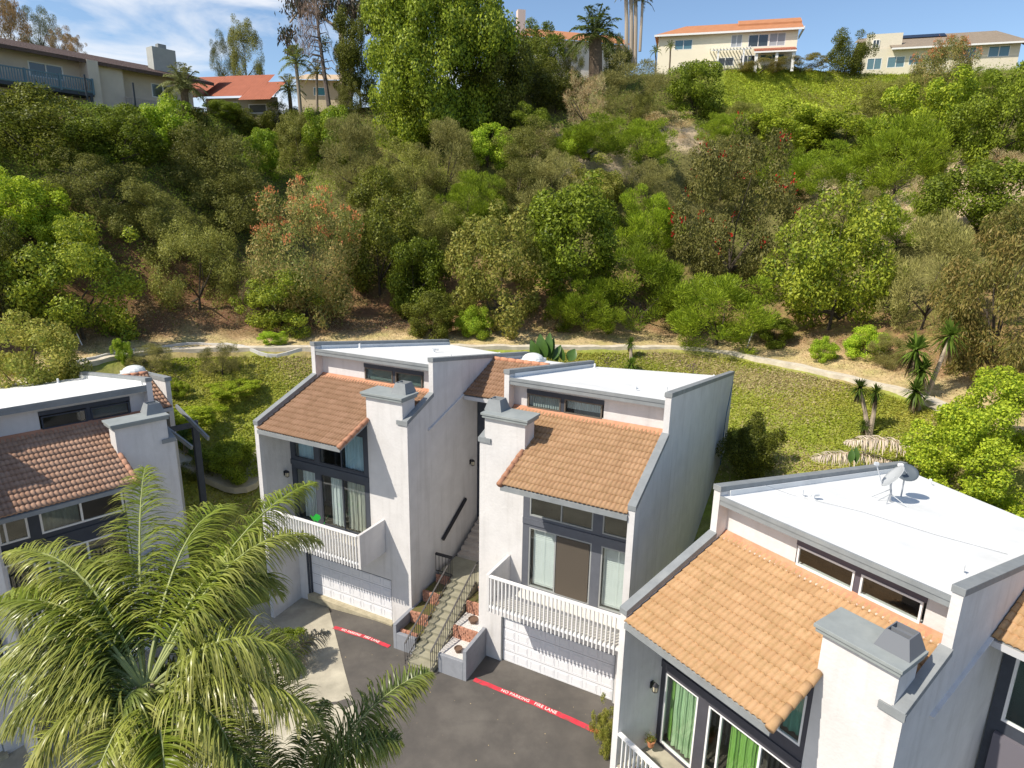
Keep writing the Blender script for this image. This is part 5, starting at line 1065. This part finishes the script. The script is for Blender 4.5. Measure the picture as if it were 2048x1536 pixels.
def big_palm(base,crown,label,targets,seed,ground=0.):
    g=np.random.default_rng(seed);r=empty('palm_tree',tuple(base),label=label,cat='palm tree',group='queen palms in the foreground')
    c=np.array(crown)-np.array(base)
    t=MB();t.tube([(0,0,-.6),(0,0,.3),tuple(c*.5),tuple(c*.93),tuple(c)],[.22,.17,.15,.14,.12],12);t.build('trunk',mat('palm_trunk',(.25,.21,.17),.95,noise=.3,nscale=9,bump=.6,bscale=25),r)
    s_=MB();[s_.tube([tuple(c-np.array([0,0,.9])+np.array([math.cos(a),math.sin(a),0])*.06),tuple(c+np.array([math.cos(a),math.sin(a),0])*.12+np.array([0,0,.15]))],[.1,.03],6) for a in (0,1.3,2.6,3.9,5.2)];s_.build('crownshaft',mat('crownshaft',(.33,.27,.19),.8,noise=.2,nscale=9),r)
    for (tp,ctl,ll,col,tip,dr) in targets:
        T=np.array(tp)-np.array(base);K=np.array(ctl)-np.array(base)
        L_=np.linalg.norm(T-c); n=int(34+10*L_)
        V,Q,cc=frond_arrays(c,K,T,ll*1.15,g,n=int(n*1.75),lw=.020,droop=dr*g.uniform(.8,1.5),col=col,tipc=tip,segs=5,plum=.6,start=.17)
        fo=arr_mesh('frond',V,Q,cc,PALML,r)
        rachis(MB(),c,K,T,.03).build('midrib',mat('midrib',(.30,.33,.13),.6),fo)
    return r
# crown of the large palm, tips picked along its silhouette
cw=at(290,1385,7.6)
def tip(x,y,Y,rise,ll=.62,col=(.195,.255,.03),tipc=(.36,.36,.07),dr=.75,x1=None,y1=None,cw_=None):
    c0=cw if cw_ is None else cw_
    T=at(x,y,Y); K=(c0+T)/2+np.array([0,0,rise])
    if x1 is not None: K=at(x1,y1,(c0[1]+Y)/2)
    return (T,K,ll,col,tipc,dr)
YG=(.28,.32,.06);YT=(.43,.40,.13);DG=(.14,.19,.05)
targets=[tip(290,935,10.8,0,.62,x1=268,y1=1040),tip(470,1020,10.8,0,.7,x1=350,y1=990),tip(630,965,11.2,0,.55,x1=480,y1=1000),tip(640,1085,10.2,0,.55,YG,YT,x1=480,y1=1000),
tip(560,1190,9.6,0,.65,DG,x1=470,y1=1060),tip(180,1130,9.8,0,.62,x1=250,y1=1080),tip(20,1105,9.2,0,.6,YG,x1=180,y1=1070),tip(-60,1240,8.4,0,.75,x1=130,y1=1110),
tip(-80,1410,7.8,0,.72,DG,x1=120,y1=1230),tip(600,1330,8.2,0,.8,YG,YT,.9,x1=480,y1=1195),tip(640,1440,7.8,0,.72,YG,YT,.9,x1=500,y1=1290),tip(470,1520,7.0,0,.62,YG,YT,x1=420,y1=1360),
tip(60,1530,6.8,0,.66,YG,YT,x1=160,y1=1360),tip(330,1600,6.4,0,.6,x1=330,y1=1420),tip(160,1640,6.2,0,.6,YG,YT,x1=230,y1=1430),tip(480,1255,9.4,0,.7,DG,x1=420,y1=1140),tip(110,1290,8.6,0,.68,DG,x1=190,y1=1170),
tip(380,1150,9.8,0,.62,DG,x1=345,y1=1120),tip(30,1320,8.,0,.8,DG,x1=150,y1=1180),tip(500,1110,9.6,0,.66,x1=420,y1=1080),
tip(20,1460,7.4,0,.7,DG,x1=140,y1=1290),tip(560,1420,8.8,0,.7,DG,x1=450,y1=1260),tip(420,1400,8.6,0,.7,DG,x1=370,y1=1290),tip(230,1500,7.,0,.7,DG,x1=240,y1=1360),tip(90,1400,7.8,0,.8,DG,x1=190,y1=1270),tip(350,1500,7.2,0,.7,DG,x1=330,y1=1390),tip(20,1200,9.2,0,.7,x1=140,y1=1110),tip(520,1560,7.,0,.6,DG,x1=440,y1=1420)]
bp_=(cw[0],cw[1],float(zdr(cw[0],cw[1])));P1_=big_palm(bp_,cw,'large queen palm with arching fronds filling the lower left of the photo',targets,11)
DR=np.array(at(655,1262,9.8))
V,Q,c=frond_arrays(np.array(at(560,1345,9.0))-np.array(bp_),np.array(at(600,1275,9.4))-np.array(bp_),DR-np.array(bp_),.42,np.random.default_rng(3),n=40,lw=.016,droop=1.1,col=(.30,.24,.15),tipc=(.4,.3,.2),segs=4,plum=.7);arr_mesh('dead_frond',V,Q,c,TWIG,P1_)
# small orange-brown inflorescence stalks
inf=MB();g=np.random.default_rng(4)
for i in range(26):
    a=g.uniform(0,6.28);c0=Vector(cw)-Vector(bp_);e=c0+Vector((math.cos(a)*.5-.35,math.sin(a)*.3-.2,-.25-g.uniform(0,.5)));inf.tube([c0,(c0+e)/2+Vector((0,0,.15)),e],[.02,.012,.006],4)
inf.build('flower_stalk',mat('dry_stalk',(.42,.27,.10),.9),P1_)
cw2=at(575,1640,8.2)
t2=[tip(858,1345,9.6,0,.62,DG,x1=740,y1=1370,cw_=cw2),tip(800,1480,8.6,0,.6,DG,x1=690,y1=1450,cw_=cw2),tip(700,1560,8.,0,.5,DG,x1=640,y1=1530,cw_=cw2),tip(650,1400,9.6,0,.5,DG,x1=610,y1=1500,cw_=cw2),tip(400,1480,9.,0,.55,DG,x1=480,y1=1530,cw_=cw2),tip(500,1430,9.4,0,.5,DG,x1=530,y1=1520,cw_=cw2),tip(300,1560,8.6,0,.6,DG,x1=430,y1=1560,cw_=cw2)]
bp2=(cw2[0],cw2[1],float(zdr(cw2[0],cw2[1])));big_palm(bp2,cw2,'second queen palm rising from the bottom edge, its frond reaching over the asphalt',t2,12)
def far_palm(x,yb,Y,xc,yc,rpx,label,n=26,kind='date',trunk_r=.3,col=(.10,.13,.035),name='palm_tree',bark=BARK,ll=.22,lift=.9):
    b=at(x,yb,Y);c=at(xc,yc,Y)-b;R=rpx*depth(b)/F;g=np.random.default_rng(int(x+yb));r=empty(name,tuple(b),label=label,cat='palm tree')
    MB().tube([(0,0,-2),tuple(c*.5),tuple(c*.9),tuple(c)],[trunk_r*1.1,trunk_r,trunk_r*.95,trunk_r*(1.3 if kind=='date' else .9)],9).build('trunk',bark,r)
    Vs=[];Qs=[];Cs=[];k=0;rb=MB()
    for i in range(n):
        a=i*2.399;el=math.radians(np.interp(i/n,[0,1],[80,-25]));d=np.array([math.cos(a)*math.cos(el),math.sin(a)*math.cos(el),math.sin(el)]);T=c+d*R*g.uniform(.85,1.05)+np.array([0,0,-.35*R*(1-max(0,math.sin(el)))]);K=c+d*R*.55+np.array([0,0,lift*R*.35])
        V,Q,cc=frond_arrays(c,K,T,R*ll,g,n=26,lw=.10*R/3,droop=.35,col=col,tipc=tuple(1.4*q for q in col),segs=2,plum=.1,start=.15);Vs.append(V);Qs.append(Q+k);Cs.append(cc);k+=len(V);rachis(rb,c,K,T,.05,6)
    arr_mesh('crown',np.concatenate(Vs),np.concatenate(Qs),np.concatenate(Cs),LEAF,r);rb.build('midribs',mat('midrib',(.30,.33,.13),.6),r)
    return r
far_palm(1193,128,90,1190,78,62,'big date palm with a full arching crown on the hilltop',34,trunk_r=.85,col=(.12,.16,.035),ll=.28)
for i,(x0,y0,x1,y1,l) in enumerate(((1255,95,1252,-6,'tall thin pale palm on the hilltop, leftmost of its cluster'),(1264,108,1262,-10,'tall thin pale palm on the hilltop, second of its cluster'),(1272,100,1271,-14,'tall thin pale palm on the hilltop, third of its cluster'),(1282,70,1285,4,'shorter thin palm on the hilltop, rightmost of its cluster'))):
    far_palm(x0,y0,94,x1,y1,28,l,14,kind='fan',trunk_r=.27 if i<3 else .18,bark=mat('palm_pale',(.42,.35,.28),.9),col=(.10,.09,.05))
far_palm(375,250,64,368,178,50,'short shaggy palm before the right end of the long pinkish house',30,trunk_r=.35,col=(.17,.18,.07),ll=.3)
far_palm(602,225,78,592,128,36,'slim feather palm left of the leaning bare tree',20,kind='q',trunk_r=.2,col=(.16,.19,.04),bark=mat('palm_grey',(.3,.25,.2),.9),ll=.35)
far_palm(633,205,86,634,148,30,'slim yellowing palm directly left of the bare tree trunk',18,kind='q',trunk_r=.16,col=(.22,.19,.05),bark=MATS['palm_grey'],ll=.3)
far_palm(582,215,80,578,182,34,'low spreading palm at the right end of the red-orange roof',24,kind='q',trunk_r=.22,col=(.19,.2,.07),ll=.3)
far_palm(1340,132,90,1341,95,15,'small palm in front of the cream hilltop house wall',16,kind='q',trunk_r=.1,col=(.2,.22,.04));far_palm(1313,132,91,1311,104,15,'small palm at the left corner of the cream hilltop house',16,kind='q',trunk_r=.1,col=(.13,.18,.03))
# spiky yuccas: rosettes on short trunks
def yucca(x,yb,heads,label,R=30,col=(.13,.20,.03),Y=None,skirt=True):
    b=at(x,yb,Y) if Y else hit(x,yb);r=empty('yucca',tuple(b),label=label,cat='yucca');Yb=b[1];mp=depth(b)/F;g=np.random.default_rng(int(x));t=MB();Vs=[];Qs=[];Cs=[];k=0
    for hx_,hy_,rp in heads:
        c=at(hx_,hy_,Yb+g.uniform(-.3,.3))-b;R_=rp*mp;t.tube([(0,0,-.2),tuple(c*.5+g.normal(0,.05,3)),tuple(c)],[.16,.11,.09],7)
        n=150;d=unit(g.normal(0,1,(n,3))+np.array([0,0,.35]));L_=R_*g.uniform(.8,1.1,n)
        sk=70 if skirt else 0
        for j in range(n+sk):
            if j<n: dd=d[j];p0=c;l=L_[j];cc=np.array(col)*g.uniform(.7,1.5);w_=.035*R_*1.3
            else: a=g.uniform(0,6.28);dd=np.array([math.cos(a)*.35,math.sin(a)*.35,-1]);dd/=np.linalg.norm(dd);p0=c-np.array([0,0,g.uniform(0,.5)])*R_;l=R_*.8;cc=np.array([.32,.24,.15])*g.uniform(.6,1.2);w_=.03*R_
            s_=np.cross(dd,[.1,.2,1.]);s_/=np.linalg.norm(s_);m_=p0+dd*l*.6;e=p0+dd*l+np.array([0,0,-.18*l])
            Vs.append(np.array([p0-s_*w_,p0+s_*w_,m_+s_*w_,m_-s_*w_,e+s_*.004,e-s_*.004]));Qs.append(np.array([[0,1,2,3],[3,2,4,5]])+k);Cs.append(np.tile(cc,(6,1)));k+=6
    t.build('trunk',PALEBARK,r);arr_mesh('leaves',np.concatenate(Vs),np.concatenate(Qs),np.concatenate(Cs),LEAF,r)
yucca(1738,875,[(1720,775,26),(1752,785,24),(1728,850,16)],'forked yucca with two spiky heads on the grassy bank, left of the lime-green tree')
yucca(1852,790,[(1832,700,44),(1900,672,42),(1845,740,36)],'large spiky yucca clump beside the right end of the path')
yucca(1838,820,[(1832,782,34)],'single spiky yucca head at the end of the path, below the large clump')
yucca(1262,722,[(1261,685,16)],'lone spiky yucca on the bank behind the shuttered townhouse roof');yucca(1262,748,[(1262,728,20)],'low leafy yucca tuft below the lone spiky one',skirt=False)
yucca(372,905,[(366,872,22),(384,890,20)],'green agave rosettes seen beneath the dark trellis',skirt=False,col=(.11,.20,.06))
yucca(1930,735,[(1935,745,30)],'small spiky plant between the large yucca clump and the lime-green tree',col=(.12,.2,.04))
# bird-of-paradise leaves
def paddles(x,yb,Y,lst,label,w_=.2):
    b=at(x,yb,Y);r=empty('broad_leaf_plant',tuple(b),label=label,cat='plant');m=MB();st_=MB()
    for (x1,y1,x2,y2,wp) in lst:
        a=at(x1,y1,Y)-b;e=at(x2,y2,Y+.2)-b;ax_=e-a;L_=np.linalg.norm(ax_);d=ax_/L_;s_=np.cross(d,np.array([.3,1,0.]));s_/=np.linalg.norm(s_);W=wp*depth(b)/F;f_=np.cross(d,s_)
        V=[];n=9
        for i in range(n):
            t_=i/(n-1);h=W*math.sin(math.pi*(.04+.92*t_)**.85)*.5
            c=a+ax_*t_+f_*.12*L_*math.sin(math.pi*t_)*.5;V+=[tuple(c-s_*h+f_*h*.35),tuple(c),tuple(c+s_*h+f_*h*.35)]
        m.add(V,[(3*i+j,3*i+3+j,3*i+4+j,3*i+1+j) for i in range(n-1) for j in (0,1)]);st_.tube([(0,0,-.5),tuple(a)],[.04,.02],5)
    m.build('leaves',mat('paddle_leaf',(.065,.13,.025),.35,noise=.2,nscale=3),r,smooth=True);st_.build('stems',mat('green_stem',(.12,.18,.04),.6),r);return r
paddles(1105,735,39.5,[(1090,718,1080,668,26),(1078,715,1062,680,20),(1096,715,1100,665,20),(1070,716,1060,700,16),(1105,720,1122,690,14),(1115,722,1108,700,16),(1128,722,1120,690,13),(1138,722,1150,698,22),(1100,718,1108,675,14)],'broad-leafed banana-like plant rising behind the roofs between the middle townhouses')
paddles(1020,125,92,[(1018,100,1012,55,14),(1010,105,998,80,12),(1020,105,1022,62,10),(1025,110,1034,85,12),(1005,112,992,100,10)],'dark paddle-leafed plant on the skyline right of the biggest tree')
paddles(1712,925,27.5,[(1700,925,1704,898,14),(1712,925,1712,893,12)],'two upright green paddle leaves behind the nearest white roof')
# fallen dry fronds
def fallen(pts2,label,R=.9,Y=28.5):
    b=at(*pts2[0],Y);r=empty('fallen_frond',tuple(b),label=label,cat='dead palm frond',group='dry palm fronds lying behind the nearest townhouse');g=np.random.default_rng(int(pts2[0][0]));P=[at(*p,Y)-b for p in pts2]
    V,Q,c=frond_arrays(P[0],P[1],P[2],R,g,n=52,lw=.05,droop=.9,col=(.50,.42,.33),tipc=(.6,.5,.4),segs=3,plum=.4,start=.02);fo=arr_mesh('leaflets',V,Q,c,TWIG,r);rachis(MB(),P[0],P[1],P[2],.04).build('midrib',mat('dry_rib',(.4,.3,.2),.8),r)
fallen([(1830,895),(1760,868),(1690,885)],'upper pale dry palm frond lying on the bank behind the dish');fallen([(1790,925),(1700,895),(1625,915)],'lower pale dry palm frond lying on the bank, left of the paddle leaves')
# hedge bush and bare bush in front
plant(1213,1500,66,125,'mott','small trimmed bush squeezed between the fire lane stripe and the nearest townhouse',name='shrub',cat='shrub',Y=18.2)
plant(585,1330,90,80,'broad','leafy low plants shaded by the large palm, left of the twiggy bush',name='shrub',cat='shrub',Y=22)
MB_=MB().tube([tuple(at(527,1425,9.6)),tuple(at(531,1620,8.9))],[.012,.014],6);tag(MB_.build('dead_flower_stalk',PALEBARK),'thin pale bare stalk hanging down among the lower palm fronds','stalk')
# blue barrels below the palm
for i,(x,y) in enumerate(((115,1452),(132,1462))):
    r_=ray(x,y);p=CAM+r_*((-1.-17.7)/r_[2]);p[2]=float(zdr(p[0],p[1]))+.015;o=MB().lathe(tuple(p),[(.24,0),(.27,.05),(.27,.4),(.25,.43),(.27,.46),(.27,.82),(.22,.9)],14).build('blue_barrel',mat('blue_plastic',(.015,.03,.42),.35),None,smooth=False);tag(o,['left one of two blue plastic barrels glimpsed through the palm fronds','right one of two blue plastic barrels glimpsed through the palm fronds'][i],'barrel','blue barrels under the palm')
# white marker stakes along the path
for i,(x0,y0,x1,y1,l) in enumerate(((1508,655,1494,695,'thin white stake leaning on the dry bank, right part of the path'),(152,664,165,692,'thin white stake in the dark earth on the left'))):
    a=hit(x1,y1);bq=at(x0,y0,a[1]);o=MB().tube([tuple(a),tuple(bq)],.035,5).build('stake',WHITE);tag(o,l,'stake')
# ------------------------------------------------------------------ stuff: ground cover and undergrowth
def scatter(name,n,tr,yr_fn,fn,label,size,asp,up,seed,m=LEAF,jit=.6,fc_=1.):
    g=np.random.default_rng(seed);t=g.uniform(*tr,n);a,b=yr_fn(t);Y=a+(b-a)*np.sqrt(g.uniform(0,1,n)*1.0);X=t*Y;col,h,keep=fn(X,Y,t,g);X=X[keep];Y=Y[keep];col=col[keep];h=h[keep]
    P=np.stack([X,Y,terrain(X,Y)+h],1);V,Q,c=leaves(P,np.tile(np.array(up,float),(len(P),1)),size,asp,col,g,jit,face=fc_);o=arr_mesh(name,V,Q,c,m);return tag(o,label,name.replace('_',' '),kind='stuff')
def ice(X,Y,t,g):
    n=len(X);k=np.clip(.45+.5*vn(X,Y,.5)+g.normal(0,.25,n),0,1)[:,None];col=np.array([.36,.43,.04])*(1-k)+np.array([.50,.47,.09])*k;st_=(vn(X+5,Y+3,.35)+g.normal(0,.35,n)+np.clip((t-.1)*1.2,0,.45)>.75);col[st_]=np.array([.58,.48,.25]);pr=(vn(X-3,Y+8,.8)+g.normal(0,.3,n)>.95)&(t>.02)&(t<.3);col[pr]=np.array([.24,.17,.17])
    yfr=np.interp(X,FX,FY);keep=(Y>yfr+4+0*X)
    return col,np.abs(g.normal(.04,.035,n)),keep
scatter('ground_cover',170000,(-.62,.82),lambda t:(smooth(PT,PY,t)-14,smooth(PT,PY,t)-.8),ice,'low green and straw-coloured ground cover on the bank below the path',.14,.5,(0,0,.8),21)
def under(X,Y,t,g):
    n=len(X);yp_=smooth(PT,PY,t);q=vn(X,Y,.45)+.5*vn(X+7,Y,1.1);k=np.clip(.5+.4*vn(X+20,Y,.16)+g.normal(0,.2,n),0,1)[:,None]
    col=np.array([.21,.30,.045])*(1-k)+np.array([.38,.44,.06])*k;ol=vn(X+50,Y+11,.13)>.25;col[ol]=np.array([.28,.27,.10]);br=(vn(X-40,Y+31,.3)+g.normal(0,.2,n)>.9);col[br]=np.array([.24,.15,.08])
    h=np.abs(g.normal(0,.35,n))*(1+.9*np.clip(q,-.5,1.2));edge_=(Y-yp_-4-1.5*vn(X,Y,.5));bare_=np.ones(n,bool)
    for c_,r_ in BARE: bare_&=(np.hypot(X-c_[0],Y-c_[1])>r_*(1+.3*vn(X,Y,1.)))|(g.random(n)<.08)
    keep=bare_&(edge_>0)&((edge_>4)|(g.random(n)<.2))
    return col*g.uniform(.8,1.2,(n,1)),h*np.clip(edge_/4,.3,1),keep
scatter('undergrowth',300000,(-1.0,1.0),lambda t:(smooth(PT,PY,t)+3,smooth(CT,CY,t)+1),under,'tangled low chaparral undergrowth covering the hillside between the shrubs',.24,.3,(0,0,.9),22)
def lawn(X,Y,t,g):
    n=len(X);k=g.uniform(0,1,(n,1));col=np.array([.34,.42,.03])*(1-k)+np.array([.46,.47,.07])*k
    return col,np.abs(g.normal(.05,.08,n)),np.ones(n,bool)
scatter('grass',42000,(.30,.66),lambda t:(smooth(CT,CY,t)-13,smooth(CT,CY,t)+2),lawn,'bright yellow-green grass below the two right hilltop houses',.34,.3,(0,0,.8),23)
def drygrass(X,Y,t,g):
    n=len(X);k=g.uniform(0,1,(n,1));col=np.array([.66,.50,.28])*(1-k)+np.array([.42,.29,.16])*k;gr=g.random(n)<.12;col[gr]=np.array([.16,.18,.04]);return col,np.abs(g.normal(.01,.03,n)),np.ones(n,bool)
scatter('dry_litter',60000,(-.75,.85),lambda t:(smooth(PT,PY,t)+.5,smooth(PT,PY,t)+6.5),drygrass,'dry straw and leaf litter on the bank above the path',.11,.35,(0,0,.3),24,TWIG,1.)
